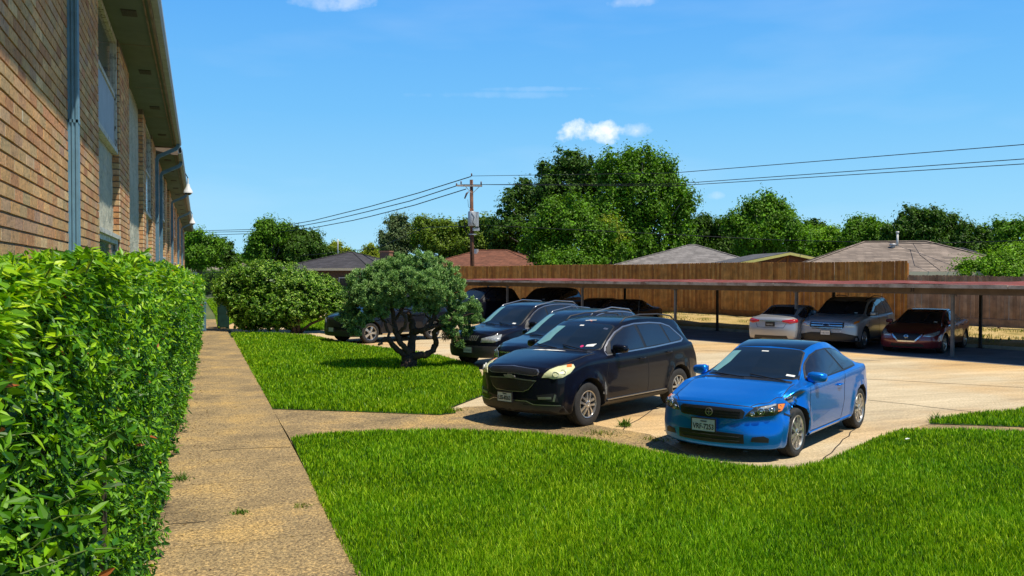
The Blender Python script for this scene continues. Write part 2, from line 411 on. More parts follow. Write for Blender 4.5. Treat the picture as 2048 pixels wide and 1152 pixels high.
    def wheel(s, ax, sd, sp):
        wr, w = sp['wr'], sp.get('tw', .21); yo = sd * (sp['W'] / 2 - .02)
        M = Matrix.Translation((ax, yo, wr)) @ Matrix.Rotation(R(-90 * sd), 4, 'X') @ Matrix.Rotation(R(sp.get('spin', 10) + 25 * sd + 13 * ax), 4, 'Z')
        rr = sp.get('rim', .215)
        b = MB(); b.lathe([(.001, -.06), (rr * .55, -.06), (rr * .55, -.075), (rr * .98, -.08), (rr * .98, -w)], 24, M)
        wh = b.build('wheel', MATS['brake'], s.root, smooth=True, angle=40)
        b = MB(); prof = [(rr, -w), (rr + .02, -w - .0), (wr - .04, -w), (wr - .012, -w + .012), (wr, -w + .035), (wr, -w * .7), (wr - .008, -w * .69), (wr - .008, -w * .66), (wr, -w * .65), (wr, -w * .4), (wr - .008, -w * .39), (wr - .008, -w * .36), (wr, -w * .35), (wr, -.035), (wr - .012, -.01), (wr - .035, .002), (rr + .035, .0), (rr + .01, -.008), (rr - .004, -.014), (rr - .004, -w)]
        b.lathe(prof, 48, M); b.build('tyre', MATS['tyre'], wh, smooth=True, angle=35)
        b = MB(); b.lathe([(rr - .002, -.10), (rr + .004, -.012), (rr, -.002), (rr - .012, -.006), (rr - .02, -.03), (rr - .022, -.12)], 48, M)
        n = sp.get('spokes', 5); dbl = sp.get('double', True)
        for k in range(n):
            for q in ((-1, 1) if dbl else (0,)):
                th = 2 * math.pi * k / n; Mk = M @ Matrix.Rotation(th, 4, 'Z')
                wi, wo = (.017, .021) if dbl else (.034, .052 if n < 6 else .03)
                y0, y1 = q * .026, q * (sp.get('spread', .045)); a = .035; c = rr - .012
                v = [(a, y0 - wi, -.012), (c, y1 - wo, -.018), (c, y1 + wo, -.018), (a, y0 + wi, -.012), (a, y0 - wi * 1.2, -.055), (c, y1 - wo, -.07), (c, y1 + wo, -.07), (a, y0 + wi * 1.2, -.055),
                     ((a + c) / 2, (y0 + y1) / 2 - (wi + wo) / 2 * .8, -.006), ((a + c) / 2, (y0 + y1) / 2 + (wi + wo) / 2 * .8, -.006), ((a + c) / 2, (y0 + y1) / 2 - (wi + wo) / 2 * .9, -.05), ((a + c) / 2, (y0 + y1) / 2 + (wi + wo) / 2 * .9, -.05)]
                b.add([Mk @ Vector(p) for p in v], [(0, 8, 9, 3), (8, 1, 2, 9), (0, 4, 10, 8), (8, 10, 5, 1), (3, 9, 11, 7), (9, 2, 6, 11)])
        b.lathe([(.062, -.06), (.06, -.014), (.045, -.006), (.03, -.004), (.028, -.012), (.0005, -.012)], 20, M)
        for k in range(5):
            th = 2 * math.pi * (k + .5) / 5; b.lathe([(.009, -.012), (.007, -.004), (.0005, -.003)], 8, M @ Matrix.Translation((.05 * math.cos(th), .05 * math.sin(th), .0)))
        b.build('rim', MATS[sp.get('rimmat', 'alloy')], wh, smooth=True, angle=30)
    def mirror(s, x, z, m, reach=.11, size=(.09, .115, .075), sides=(-1, 1)):
        for sd in sides:
            y = sd * (s.sp['W'] / 2 * s.sp.get('mirw', .93) + reach)
            vs = []; fs = []; nu, nv = 14, 10
            for i in range(nu + 1):
                for j in range(nv):
                    th = math.pi * i / nu; ph = 2 * math.pi * j / nv; q = .55
                    f = lambda a: math.copysign(abs(a) ** q, a)
                    X = f(math.cos(th)); Yr = abs(math.sin(th)) ** q
                    yy = Yr * f(math.cos(ph)); zz = Yr * f(math.sin(ph))
                    X = X * (1 if X < 0 else .55); tz = 1 - .18 * yy * sd
                    vs.append((x + size[0] * X - .02 * yy * sd * 0 + .03 * (yy * sd), y + size[1] * yy, z + size[2] * zz * tz))
            for i in range(nu):
                for j in range(nv): fs.append((i * nv + j, i * nv + (j + 1) % nv, (i + 1) * nv + (j + 1) % nv, (i + 1) * nv + j))
            o = MB().add(vs, fs).build('mirror', m, s.root, smooth=True)
            b = MB(); b.tube([(x + .02, y - sd * (reach + .05), z - .07), (x + .01, y - sd * reach * .4, z - .055)], [.03, .024], 8, flat=.6); b.build('mirror_arm', MATS['black'], o, smooth=True)
            b = MB(); b.box((x + size[0] * .55, y - size[1] * .8, z - size[2] * .75), (x + size[0] * .57, y + size[1] * .8, z + size[2] * .75)); b.build('mirror_glass', MATS['chrome'], o)
    def plate(s, y, z, txt, small='TEXAS', front=True, col='plate', w=.305, h=.152, px=None, tilt=0, fm=None):
        L = s.sp['L']; d = Vector((1, 0, 0)) if front else Vector((-1, 0, 0))
        p, n = s.hit(Vector((0 if front else L, y, z)), d)
        X = (px if px is not None else p.x + (-.025 if front else .02)); sg = -1 if front else 1
        M = Matrix.Translation((X, y, z)) @ Matrix.Rotation(R(tilt), 4, 'Y'); b = MB(); b.box((-.008, -w / 2, -h / 2), (.008, w / 2, h / 2), M)
        o = b.build('licence_plate', MATS[col], s.root)
        b = MB(); t = .008
        for lo, hi in (((-.011, -w / 2 - t, h / 2 - .004), (.011, w / 2 + t, h / 2 + t)), ((-.011, -w / 2 - t, -h / 2 - t), (.011, w / 2 + t, -h / 2 + .004)), ((-.0105, -w / 2 - t, -h / 2), (.0105, -w / 2 + .004, h / 2)), ((-.0105, w / 2 - .004, -h / 2), (.0105, w / 2 + t, h / 2))): b.box(lo, hi, M)
        b.build('plate_frame', MATS[fm or 'black'], o)
        if txt == '#':                                        # too small and blurred in the photo to read: a row of strokes
            rs = random.Random(int(X * 1000) % 97); b = MB(); yy = -w * .36
            while yy < w * .36:
                ww = rs.uniform(.006, .012); hh = h * rs.uniform(.14, .20); b.box((sg * .0085 if sg > 0 else -.0105, yy, -h * .08 - hh), (.0105 if sg > 0 else -.0085, yy + ww, -h * .08 + hh), M); yy += ww + rs.uniform(.012, .03)
            b.build('plate_marks', MATS['ink' if col == 'plate' else 'plate'], o)['kind'] = 'stuff'; return
        for st, sz, dz in ((txt, h * .60, -h * .10), (small, h * .17, h * .34)):
            if not st: continue
            me = text_mesh(st, sz); q = link('plate_lettering', me, MATS['ink'], o)
            sx = 1.0
            q.matrix_world = M @ Matrix.Translation((sg * .0105, 0, dz)) @ Matrix(((0, 0, sg, 0), (sg, 0, 0, 0), (0, 1, 0, 0), (0, 0, 0, 1))) @ Matrix.Diagonal((sx * (.76 if st == txt else 1.1), 1, 1, 1))
    def handles(s, xs, z, m, sides=(-1, 1)):
        for sd in sides:
            for x in xs:
                p, n = s.hit(Vector((x, sd * s.sp['W'] / 2, z)), Vector((0, -sd, 0)))
                b = MB(); y = p.y; b.tube([(x - .095, y, z), (x - .075, y + sd * .03, z + .003), (x, y + sd * .038, z + .005), (x + .07, y + sd * .03, z + .003), (x + .09, y, z)], [.012, .014, .015, .014, .012], 8, flat=.8)
                b.build('door_handle', m, s.root, smooth=True)
    def seams(s, lines, d, m=None, w=.009, name='door_seam'):
        for l in lines: s.strip(name, l, d, m or MATS['seam'], w)
    def side(s, name, xz, m, sides=(-1, 1), **k):
        for sd in sides:
            s.decal(name, [(x, sd * s.sp['W'] / 2, z) for x, z in xz], (0, -sd, 0), m, **k)
    def side_line(s, name, xz, m, sides=(-1, 1), **k):
        for sd in sides: s.strip(name, [(x, sd * s.sp['W'] / 2, z) for x, z in xz], (0, -sd, 0), m, **k)
    def place(s, wheel_pt, psi, which=(0, -1), dz=0.0):
        """put the contact point of a wheel (axle 0/1, side) on wheel_pt; psi = azimuth of the rear end seen from the nose"""
        a = math.pi / 2 - psi; ax = s.sp['ax'] + s.sp['wb'] * which[0]; l = Vector((ax, which[1] * (s.sp['W'] / 2 - .03), 0))
        s.root.rotation_euler = (0, 0, a); s.root.location = Vector(wheel_pt) - Matrix.Rotation(a, 3, 'Z') @ l + Vector((0, 0, dz))
def car_mats():
    paint('blue_paint', (.0, .185, .66), .62, .33, .004, .5, .3); paint('black_paint', (.002, .003, .009), .0, .3, .006, .35, .12); paint('navy_paint', (.003, .006, .017), .1, .3, .01, .4, .15)
    paint('silver_paint', (.38, .39, .41), .5, .38, coat=.6); paint('red_paint', (.16, .006, .012), .4, .3, .04); paint('graphite_paint', (.003, .005, .010), .0, .3, .01, .4, .15); paint('white_paint', (.45, .46, .47), .3, .35)
    plain('under', (.012, .012, .012), .9); plain('seam', (.004, .004, .005), .7); plain('black', (.012, .012, .013), .45); plain('trim', (.03, .03, .032), .55, vary=.2)
    plain('tyre', (.022, .021, .02), .85, vary=.35, scale=14, bmp=.2); plain('brake', (.03, .03, .03), .7, .4); plain('alloy', (.55, .53, .50), .30, .85, vary=.25, scale=20)
    plain('chrome', (.7, .7, .7), .22, 1.0); plain('dull_chrome', (.42, .42, .43), .3, .9); glass('glass', (.008, .014, .02)); glass('dark_glass', (.004, .005, .007), .05)
    plain('side_glass', (.012, .016, .024), .04, 0, 0, .9)
    plain('plate', (.62, .63, .60), .45, vary=.1); plain('ink', (.01, .01, .02), .6); plain('red_lens', (.45, .01, .015), .12, 0, .8); plain('amber_lens', (.75, .2, .02), .2, 0, .8)
    plain('oxidised_lens', (.62, .62, .33), .3, 0, .5, vary=.1, scale=9); plain('clear_lens', (.45, .47, .45), .1, .4, 1.0, vary=.5, scale=25); plain('lamp_dark', (.05, .05, .045), .2, .3, 1.0)
    plain('lamp_bowl', (.35, .37, .35), .12, .8, 1.0); plain('paper', (.75, .76, .72), .7); plain('bare_metal', (.2, .2, .19), .55, .5, vary=.5, scale=30); plain('bird_lime', (.7, .7, .66), .8)
    plain('painted_teal_light', (.16, .34, .33), .15, 0, .6, vary=.1); plain('sticker_pink', (.6, .03, .15), .5); plain('dash', (.02, .02, .02), .8)  # teal: painted stand-in for light seen through the opaque windscreens
    m, t, b, o = newmat('mesh_grille'); v = N(t, 'ShaderNodeTexVoronoi', Scale=60.0); v.inputs['Randomness'].default_value = .15; t.links.new(ocoords(t, (0.01, 1, 1.6)), v.inputs['Vector'])
    t.links.new(ramp(t, [(.45, (.003, .003, .003)), (.6, (.05, .05, .05))], v.outputs['Distance']), b.inputs['Base Color']); b.inputs['Roughness'].default_value = .4
car_mats()
BASE_FP = [(.1, .10), (.3, .03), (.5, .0), (.62, .015), (.8, .10), (1.1, .3)]
def circle(cx, cz, r, n=14): return [(cx + r * math.cos(2 * math.pi * k / n), cz + r * math.sin(2 * math.pi * k / n)) for k in range(n)]
def crumple(V, sp):
    """the hit behind the driver's headlight: torn and folded fender, pushed-in bumper corner"""
    rs = np.random.RandomState(3)
    sd = V[:, 1] < -.55
    for _ in range(46):
        c = np.array([rs.uniform(.62, 1.12), -.84, rs.uniform(.60, .84)]); r = rs.uniform(.04, .10); a = rs.uniform(-.045, .022)
        d = np.linalg.norm((V - c) * np.array([1, .45, 1.3]), axis=1); w = np.exp(-(d / r) ** 2) * sd
        V[:, 1] -= w * a; V[:, 2] -= w * abs(a) * .4
    d = np.hypot((V[:, 0] - .55) / .3, (V[:, 2] - .62) / .07); V[:, 1] += np.exp(-d ** 2) * .035 * (V[:, 1] < -.4)
    d = np.hypot((V[:, 0] - .22) / .16, (V[:, 2] - .53) / .10) ; V[:, 0] += np.exp(-d ** 2) * .05 * (V[:, 1] < -.42)
    return V
def coupe():
    sp = dict(kind='coupe', L=4.42, W=1.755, ax=.89, wb=2.70, wr=.322, rim=.228, tw=.215, spokes=5, double=True, spread=.05, spin=8, mirw=.86, gap=.045, flare=.022, crown=.16,
              top=[(0, .74), (.06, .775), (.5, .865), (1.0, .935), (1.24, .962), (1.55, 1.11), (1.95, 1.30), (2.25, 1.385), (2.6, 1.42), (3.0, 1.405), (3.4, 1.31), (3.8, 1.16), (4.1, 1.06), (4.3, 1.02), (4.4, .97), (4.42, .93)],
              belt=[(0, .66), (.3, .76), (.9, .87), (1.3, .905), (2.5, .945), (3.4, .995), (4.1, .985), (4.42, .88)],
              bot=[(0, .17), (.3, .15), (.6, .19), (1.2, .20), (3.2, .21), (3.9, .22), (4.42, .30)],
              wt=[(0, .80), (.5, .80), (1.1, .82), (1.5, .75), (2.0, .655), (2.6, .63), (3.2, .63), (3.9, .70), (4.42, .74)],
              wid=[(0, .96), (.5, .985), (.9, 1.0), (3.4, 1.0), (4.0, .98), (4.42, .93)],
              fprof=[(.1, .07), (.2, .02), (.34, .0), (.5, .02), (.66, .035), (.76, .10), (.88, .25), (1.1, .4)], rprof=[(.1, .12), (.35, .02), (.6, .0), (.8, .04), (.95, .0), (1.1, .08)],
              fplan=.40, rplan=.34, fl=1.0, rl=.9, warp=crumple)
    c = Car('parked_coupe', sp, MATS['blue_paint'], 'bright blue two-door coupe with crumpled front fender parked beside the lawn')
    hw = sp['W'] / 2; G = MATS
    fd = (1, 0, -.05)
    # glass
    ws = [(1.27, 0, .955), (1.30, .35, .95), (1.38, .60, .955), (1.46, .645, .99), (1.75, .575, 1.15), (2.00, .52, 1.295), (2.04, .46, 1.325), (2.00, 0, 1.335)]
    ws = ws + [(x, -y, z) for x, y, z in ws[-2:0:-1]]
    c.decal('windscreen_surround', [(x + (.025 if z > 1.2 else -.03), y * 1.035, z + (.012 if z > 1.2 else -.012)) for x, y, z in ws], (.55, 0, -.83), G['black'], .003, .035)
    w = c.decal('windscreen', ws, (.55, 0, -.83), G['glass'], .008, .035)
    c.decal('painted_screen_light', [(1.42, .52, 0.98), (1.47, .62, 1.0), (1.95, .515, 1.265), (1.93, .38, 1.27), (1.65, .42, 1.10)], (.55, 0, -.83), G['painted_teal_light'], .011, .035, parent=w)  # strip of window light painted onto the glass
    c.decal('inspection_sticker', [(1.40, -.50, .985), (1.44, -.50, 1.01), (1.45, -.61, 1.015), (1.41, -.61, .99)], (.55, 0, -.83), G['paper'], .012, .2, parent=w)
    c.decal('mirror_sensor', [(1.90, .05, 1.27), (1.925, .05, 1.28), (1.925, -.05, 1.28), (1.90, -.05, 1.27)], (.55, 0, -.83), G['paper'], .012, .2, parent=w)
    c.decal('glass_roof', [(2.10, .50, 1.35), (2.10, -.50, 1.35), (2.55, -.53, 1.41), (3.15, -.52, 1.38), (3.15, .52, 1.38), (2.55, .53, 1.41)], (0, 0, -1), G['dark_glass'], .003, .1)
    fg = [(1.56, .95), (1.66, 1.02), (1.84, 1.13), (2.08, 1.235), (2.35, 1.29), (2.60, 1.30), (2.80, .99), (2.2, .968)]
    qg = [(2.87, .995), (2.68, 1.30), (2.92, 1.285), (3.14, 1.235), (3.34, 1.14), (3.44, 1.06), (3.40, 1.02)]
    out = [(1.49, .93), (1.64, 1.03), (1.83, 1.148), (2.08, 1.253), (2.35, 1.308), (2.66, 1.318), (2.94, 1.303), (3.16, 1.25), (3.37, 1.15), (3.485, 1.06), (3.43, 1.005), (2.9, .972)]
    c.side('window_surround', out, G['black'], off=.002, grid=.08); c.side('side_window', fg, G['side_glass'], off=.006, grid=.08); c.side('side_window', qg, G['side_glass'], off=.006, grid=.08)
    c.decal('rear_window', [(3.35, .5, 1.3), (3.35, -.5, 1.3), (3.95, -.58, 1.1), (3.95, .58, 1.1)], (-.4, 0, -1), G['dark_glass'], .004, .08)
    # seams: doors, hood, bumper
    c.side_line('door_seam', [(1.36, .88), (1.30, .70), (1.29, .45), (1.34, .27)], G['seam'], w=.010); c.side_line('door_seam', [(2.86, .965), (2.80, .70), (2.62, .42), (2.50, .27)][0:1] + [(2.78, .80), (2.76, .55), (2.66, .30)], G['seam'], w=.010)
    c.side_line('door_seam', [(1.34, .27), (2.66, .28)], G['seam'], w=.010)
    c.side_line('sill_ridge', [(1.28, .245), (3.15, .25)], G['blue_paint'], w=.05, off=.016)  # raised body-colour band along the sill
    for sd in (-1, 1): c.strip('hood_seam', [(.16, sd * .50, .74), (.40, sd * .66, .80), (.8, sd * .70, .86), (1.18, sd * .70, .92)], (0, 0, -1), G['seam'], .010)
    c.root.scale = (1.025, 1.025, 1.015)
    c.strip('hood_seam', [(.30, y * .1, .74 - abs(y) * .004) for y in range(-5, 6)], (.35, 0, -1), G['seam'], .012) if 0 else c.strip('hood_seam', [(.1, y * .05, .735 - .0001 * y * y) for y in range(-12, 13)], (1, 0, -.15), G['seam'], .012)
    c.decal('cowl', [(1.17, .66, .94), (1.27, .64, .94), (1.22, 0, .95), (1.27, -.64, .94), (1.17, -.66, .94), (1.13, 0, .94)], (0, 0, -1), G['black'], .004, .08)
    for y0, y1 in ((-.58, -.02), (.02, .50)):
        a = c.hit(Vector((1.18, y0, 1)), Vector((0, 0, -1)))[0]; b_ = c.hit(Vector((1.30, y1, 1)), Vector((0, 0, -1)))[0]
        m = MB(); m.tube([a + Vector((0, 0, .02)), b_ + Vector((0, 0, .03))], .009, 6); m.build('wiper', G['black'], c.root)
    # nose
    c.decal('grille', [(0, -.43, .575), (0, -.45, .655), (0, -.41, .69), (0, 0, .70), (0, .41, .69), (0, .45, .655), (0, .43, .575), (0, .38, .562), (0, 0, .555), (0, -.38, .562)], fd, G['black'], .005, .03)
    for z in (.588, .622, .656): c.strip('grille_bar', [(0, y * .1, z) for y in range(-4, 5)], fd, G['black'], .008, .014)
    e = c.disc('emblem', (0, 0, .628), fd, .052, G['dull_chrome'], .016, ring=.010)
    c.decal('emblem_bar', [(0, -.035, .622), (0, -.035, .634), (0, .035, .634), (0, .035, .622)], fd, G['dull_chrome'], .02, .1, parent=e); c.decal('emblem_bar', [(0, -.006, .598), (0, -.006, .658), (0, .006, .658), (0, .006, .598)], fd, G['dull_chrome'], .021, .1, parent=e)
    c.decal('lower_intake', [(0, -.45, .25), (0, -.45, .37), (0, 0, .385), (0, .45, .37), (0, .45, .25), (0, 0, .235)], fd, G['black'], .006, .03)
    for z in (.28, .33): c.strip('intake_bar', [(0, y * .1, z) for y in range(-4, 5)], fd, G['trim'], .010, .014)
    for sd in (-1, 1):
        c.decal('fog_recess', [(.1, sd * .53, .275), (.1, sd * .55, .335), (.14, sd * .68, .35), (.2, sd * .73, .32), (.15, sd * .74, .265)], (1, -sd * .3, 0), G['black'], .006, .03)
        hl = [(.08, sd * .47, .60), (.10, sd * .52, .66), (.15, sd * .59, .725), (.30, sd * .74, .745), (.42, sd * .81, .755), (.52, sd * .845, .75), (.40, sd * .82, .655), (.30, sd * .78, .615), (.15, sd * .60, .595)]
        dd = (1, -sd * .85, -.15)
        h = c.decal('headlight', hl, dd, G['lamp_dark'], .006, .04, bulge=.012)
        for (x, y, z, r) in ((.13, .545, .633, .030), (.19, .635, .668, .046), (.29, .735, .685, .038)):
            c.disc('lamp_ring', (x, sd * y, z), dd, r, G['chrome'], .022, ring=.008, parent=h); c.disc('lamp_bowl', (x, sd * y, z), dd, r * .72, G['lamp_bowl'], .018, dome=.012, parent=h)
        c.decal('turn_lens', [(.35, sd * .79, .66), (.39, sd * .805, .738), (.49, sd * .84, .742), (.40, sd * .825, .668)], dd, G['amber_lens'], .013, .03, parent=h)
        c.decal('lamp_brow', [(.17, sd * .63, .706), (.30, sd * .74, .738), (.38, sd * .79, .744), (.36, sd * .785, .722), (.18, sd * .65, .69)], dd, G['clear_lens'], .017, .03, parent=h)
        c.decal('tail_light', [(4.32, sd * .82, .72), (4.25, sd * .84, .86), (4.36, sd * .74, .90), (4.42, sd * .62, .88), (4.42, sd * .62, .74)], (-1, -sd * .9, 0), G['red_lens'], .006, .05, bulge=.01)
    # damage on the driver's side
    c.decal('torn_gap', [(.66, -.86, .79), (.76, -.86, .83), (.90, -.86, .85), (1.06, -.86, .865), (1.16, -.86, .85), (1.05, -.86, .80), (.93, -.86, .775), (.85, -.86, .745), (.76, -.86, .76)], (-.0, .9, -.3), G['bare_metal'], .004, .03, rim=.0)
    c.decal('torn_gap', [(.70, -.86, .78), (.80, -.86, .81), (.93, -.86, .815), (.86, -.86, .785)], (0, 1, -.3), G['black'], .008, .03, rim=0)
    c.strip('bent_edge', [(.50, -.84, .62), (.58, -.86, .585), (.68, -.86, .575), (.76, -.86, .60)], (0, 1, 0), G['black'], .028, .004)
    rs = random.Random(5); b = MB()
    for k in range(9):
        x = rs.uniform(.68, 1.05); z = rs.uniform(.66, .80); h, n = c.hit(Vector((x, -.9, z)), Vector((0, 1, 0))); pts = [h + Vector((rs.uniform(-.05, .05), -rs.uniform(.0, .03), rs.uniform(-.04, .04))) for _ in range(4)]
        b.add([h + Vector((0, .01, 0))] + pts, [(0, 1, 2), (0, 2, 3), (0, 3, 4)])
    b.build('torn_panel', G['blue_paint'], c.root)
    c.plate(.05, .455, 'VRF-7253', px=-.035, w=.33, h=.165)
    c.mirror(1.60, .99, G['blue_paint'], reach=.12, size=(.095, .125, .075)); c.handles([2.55], .80, G['blue_paint'])
    m = MB(); h = c.hit(Vector((3.3, 0, 2)), Vector((0, 0, -1)))[0]; m.tube([h, h + Vector((.12, 0, .22))], [.007, .003], 6); m.build('antenna', G['black'], c.root)
    return c
def suv_nose_equinox():
    sp = dict(kind='suv', L=4.77, W=1.842, ax=.93, wb=2.857, wr=.362, rim=.222, tw=.225, spokes=5, double=True, spread=.05, spin=20, mirw=.93, gap=.06, flare=.03, crown=.14, lowz=.26,
              top=[(0, .96), (.05, 1.01), (.3, 1.08), (.8, 1.145), (1.15, 1.175), (1.30, 1.185), (1.7, 1.40), (2.02, 1.565), (2.3, 1.645), (2.8, 1.685), (3.5, 1.675), (4.1, 1.625), (4.38, 1.53), (4.6, 1.25), (4.74, 1.05), (4.77, .95)],
              belt=[(0, .88), (.3, .97), (.9, 1.06), (1.4, 1.085), (2.6, 1.105), (3.6, 1.15), (4.5, 1.17), (4.77, .93)],
              bot=[(0, .27), (.3, .23), (.6, .26), (1.3, .28), (3.3, .28), (4.0, .3), (4.77, .42)],
              wt=[(0, .78), (.5, .80), (1.2, .84), (1.6, .78), (2.1, .715), (2.8, .70), (3.8, .69), (4.4, .69), (4.77, .76)],
              wid=[(0, .96), (.5, .99), (.9, 1.0), (3.8, 1.0), (4.4, .98), (4.77, .94)],
              fprof=[(.1, .12), (.27, .04), (.45, .0), (.62, .01), (.85, .03), (.98, .08), (1.08, .2), (1.3, .4)], rprof=[(.1, .14), (.45, .02), (.7, .0), (1.0, .05), (1.3, .12), (1.6, .2)],
              fplan=.34, rplan=.26, fl=1.0, rl=.7)
    return sp
def black_suv():
    sp = suv_nose_equinox(); G = MATS; fd = (1, 0, 0)
    c = Car('parked_suv', sp, G['black_paint'], 'black suv with cloudy yellow headlights parked next to the blue coupe')
    ws = [(1.33, 0, 1.185), (1.36, .35, 1.18), (1.45, .66, 1.185), (1.52, .70, 1.22), (1.8, .655, 1.37), (2.08, .595, 1.53), (2.12, .53, 1.56), (2.09, 0, 1.585)]
    ws = ws + [(x, -y, z) for x, y, z in ws[-2:0:-1]]; dw = (.6, 0, -.8)
    c.decal('windscreen_surround', [(x + (.02 if z > 1.4 else -.03), y * 1.03, z + (.015 if z > 1.4 else -.012)) for x, y, z in ws], dw, G['black'], .003, .035)
    w = c.decal('windscreen', ws, dw, G['glass'], .008, .035)
    c.decal('painted_screen_light', [(1.47, .55, 1.21), (1.53, .66, 1.24), (2.02, .57, 1.51), (1.98, .36, 1.51), (1.75, .40, 1.38), (1.58, .40, 1.28)], dw, G['painted_teal_light'], .011, .04, parent=w)  # light through the far side window, painted as a teal strip
    c.decal('inspection_sticker', [(1.47, -.45, 1.22), (1.52, -.45, 1.25), (1.58, -.60, 1.285), (1.50, -.58, 1.235)], dw, G['paper'], .012, .2, parent=w)
    c.disc('pink_sticker', (1.47, -.38, 1.22), dw, .032, G['sticker_pink'], .012, parent=w)
    c.decal('toll_tag', [(1.98, .05, 1.53), (2.02, .05, 1.54), (2.02, -.03, 1.54), (1.98, -.03, 1.53)], dw, G['paper'], .012, .2, parent=w)
    c.decal('toll_tag', [(1.96, -.47, 1.495), (2.01, -.47, 1.51), (2.01, -.55, 1.505), (1.96, -.55, 1.49)], dw, G['dull_chrome'], .009, .2, parent=w)
    out = [(1.52, 1.105), (1.56, 1.175), (1.75, 1.325), (2, 1.470), (2.25, 1.560), (2.6, 1.600), (3.1, 1.600), (3.5, 1.570), (3.75, 1.505), (4.02, 1.295), (4.05, 1.245), (3.95, 1.200), (3, 1.150), (2, 1.120)]
    c.side('chrome_trim', out, G['dull_chrome'], off=.002, grid=.1)
    inn = [(1.55, 1.123), (1.59, 1.175), (1.77, 1.313), (2.01, 1.450), (2.26, 1.540), (2.6, 1.578), (3.1, 1.578), (3.49, 1.548), (3.73, 1.485), (3.985, 1.285), (4, 1.255), (3.93, 1.225), (3, 1.173), (2, 1.142)]
    c.side('window_surround', inn, G['black'], off=.005, grid=.1)
    c.side('side_window', [(1.66, 1.145), (1.8, 1.310), (2.02, 1.435), (2.27, 1.523), (2.57, 1.558), (2.66, 1.175)], G['side_glass'], off=.008, grid=.1)
    c.side('side_window', [(2.74, 1.180), (2.66, 1.560), (3.1, 1.560), (3.38, 1.540), (3.52, 1.210)], G['side_glass'], off=.008, grid=.1)
    c.side('side_window', [(3.57, 1.215), (3.45, 1.535), (3.7, 1.470), (3.95, 1.280), (3.9, 1.240)], G['side_glass'], off=.008, grid=.1)
    c.side('rear_quarter_glass', [(3.98, 1.445), (4.12, 1.285), (4.42, 1.265), (4.35, 1.445), (4.12, 1.525)], G['side_glass'], off=.004, grid=.1)
    c.decal('rear_window', [(4.3, .55, 1.52), (4.3, -.55, 1.52), (4.62, -.62, 1.18), (4.62, .62, 1.18)], (-1, 0, -.3), G['dark_glass'], .004, .08)
    c.side_line('door_seam', [(1.50, 1.02), (1.43, .80), (1.43, .50), (1.48, .36)], G['seam'], w=.010); c.side_line('door_seam', [(2.70, 1.09), (2.72, .7), (2.70, .36)], G['seam'], w=.010)
    c.side_line('door_seam', [(3.60, 1.12), (3.58, .95), (3.40, .60), (3.30, .38)], G['seam'], w=.010)
    c.side('sill_cladding', [(1.36, .285), (1.36, .36), (3.34, .36), (3.34, .285)], G['trim'], off=.02, grid=.1); c.side_line('sill_trim', [(1.40, .385), (3.30, .385)], G['dull_chrome'], w=.014, off=.024)
    for sd in (-1, 1): c.strip('hood_seam', [(.20, sd * .60, 1.0), (.5, sd * .72, 1.06), (.9, sd * .76, 1.10), (1.3, sd * .77, 1.14)], (0, 0, -1), G['seam'], .010)
    c.decal('cowl', [(1.24, .70, 1.16), (1.37, .66, 1.17), (1.31, 0, 1.17), (1.37, -.66, 1.17), (1.24, -.70, 1.16), (1.20, 0, 1.16)], (0, 0, -1), G['black'], .004, .08)
    for y0, y1 in ((-.62, .0), (.02, .56)):
        a = c.hit(Vector((1.27, y0, 1)), Vector((0, 0, -1)))[0]; b_ = c.hit(Vector((1.42, y1, 1)), Vector((0, 0, -1)))[0]
        m = MB(); m.tube([a + Vector((0, 0, .02)), b_ + Vector((0, 0, .03))], .010, 6); m.build('wiper', G['black'], c.root)
    rs = random.Random(4)
    c.decal('faded_patch', [(1.02, .36, 1.1), (1.07, .28, 1.1), (1.05, .20, 1.1), (1.09, .12, 1.1), (1.07, .02, 1.1), (1.10, -.10, 1.1), (1.15, -.28, 1.1), (1.17, -.08, 1.1), (1.15, .04, 1.1), (1.17, .10, 1.1), (1.13, .16, 1.1), (1.15, .26, 1.1), (1.10, .34, 1.1)], (0, 0, -1), G['bird_lime'], .005, .03, rim=0)
    # nose: split grille round a body-colour bar
    top_ = [(0, -0.460, 0.955), (0, -0.506, 0.920), (0, -0.497, 0.882), (0, -0.423, 0.865), (0, 0.000, 0.885), (0, 0.423, 0.865), (0, 0.497, 0.882), (0, 0.506, 0.920), (0, 0.460, 0.955), (0, 0.000, 0.982)]
    low = [(0, -0.478, 0.775), (0, -0.368, 0.650), (0, -0.276, 0.610), (0, 0.000, 0.600), (0, 0.276, 0.610), (0, 0.368, 0.650), (0, 0.478, 0.775), (0, 0.000, 0.800)]
    for g in (top_, low):
        cy = sum(p[1] for p in g) / len(g); cz = sum(p[2] for p in g) / len(g)
        f = c.decal('grille_frame', [(0, cy + (p[1] - cy) * 1.035, cz + (p[2] - cz) * 1.16) for p in g], fd, G['dull_chrome'], .006, .06)
        c.decal('grille', g, fd, G['mesh_grille'], .011, .06)
    c.strip('grille_bar', [(0, y * .1, .832) for y in range(-5, 6)], fd, G['black_paint'], .05, .004)
    bt = [(-.12, .818), (-.10, .846), (-.035, .846), (-.035, .862), (.045, .862), (.045, .846), (.12, .846), (.10, .818), (.035, .818), (.035, .802), (-.045, .802), (-.045, .818)]
    c.decal('emblem', [(0, y, z) for y, z in bt], fd, G['alloy'], .024, .2)
    c.decal('lower_lip', [(0, -.86, .26), (0, -.86, .40), (0, -.45, .405), (0, -.33, .45), (0, .33, .45), (0, .45, .405), (0, .86, .40), (0, .86, .26), (0, 0, .27)], fd, G['trim'], .005, .06)
    c.strip('lip_trim', [(0, -.84, .408), (0, -.46, .413), (0, -.34, .458), (0, .34, .458), (0, .46, .413), (0, .84, .408)], fd, G['dull_chrome'], .010, .009)
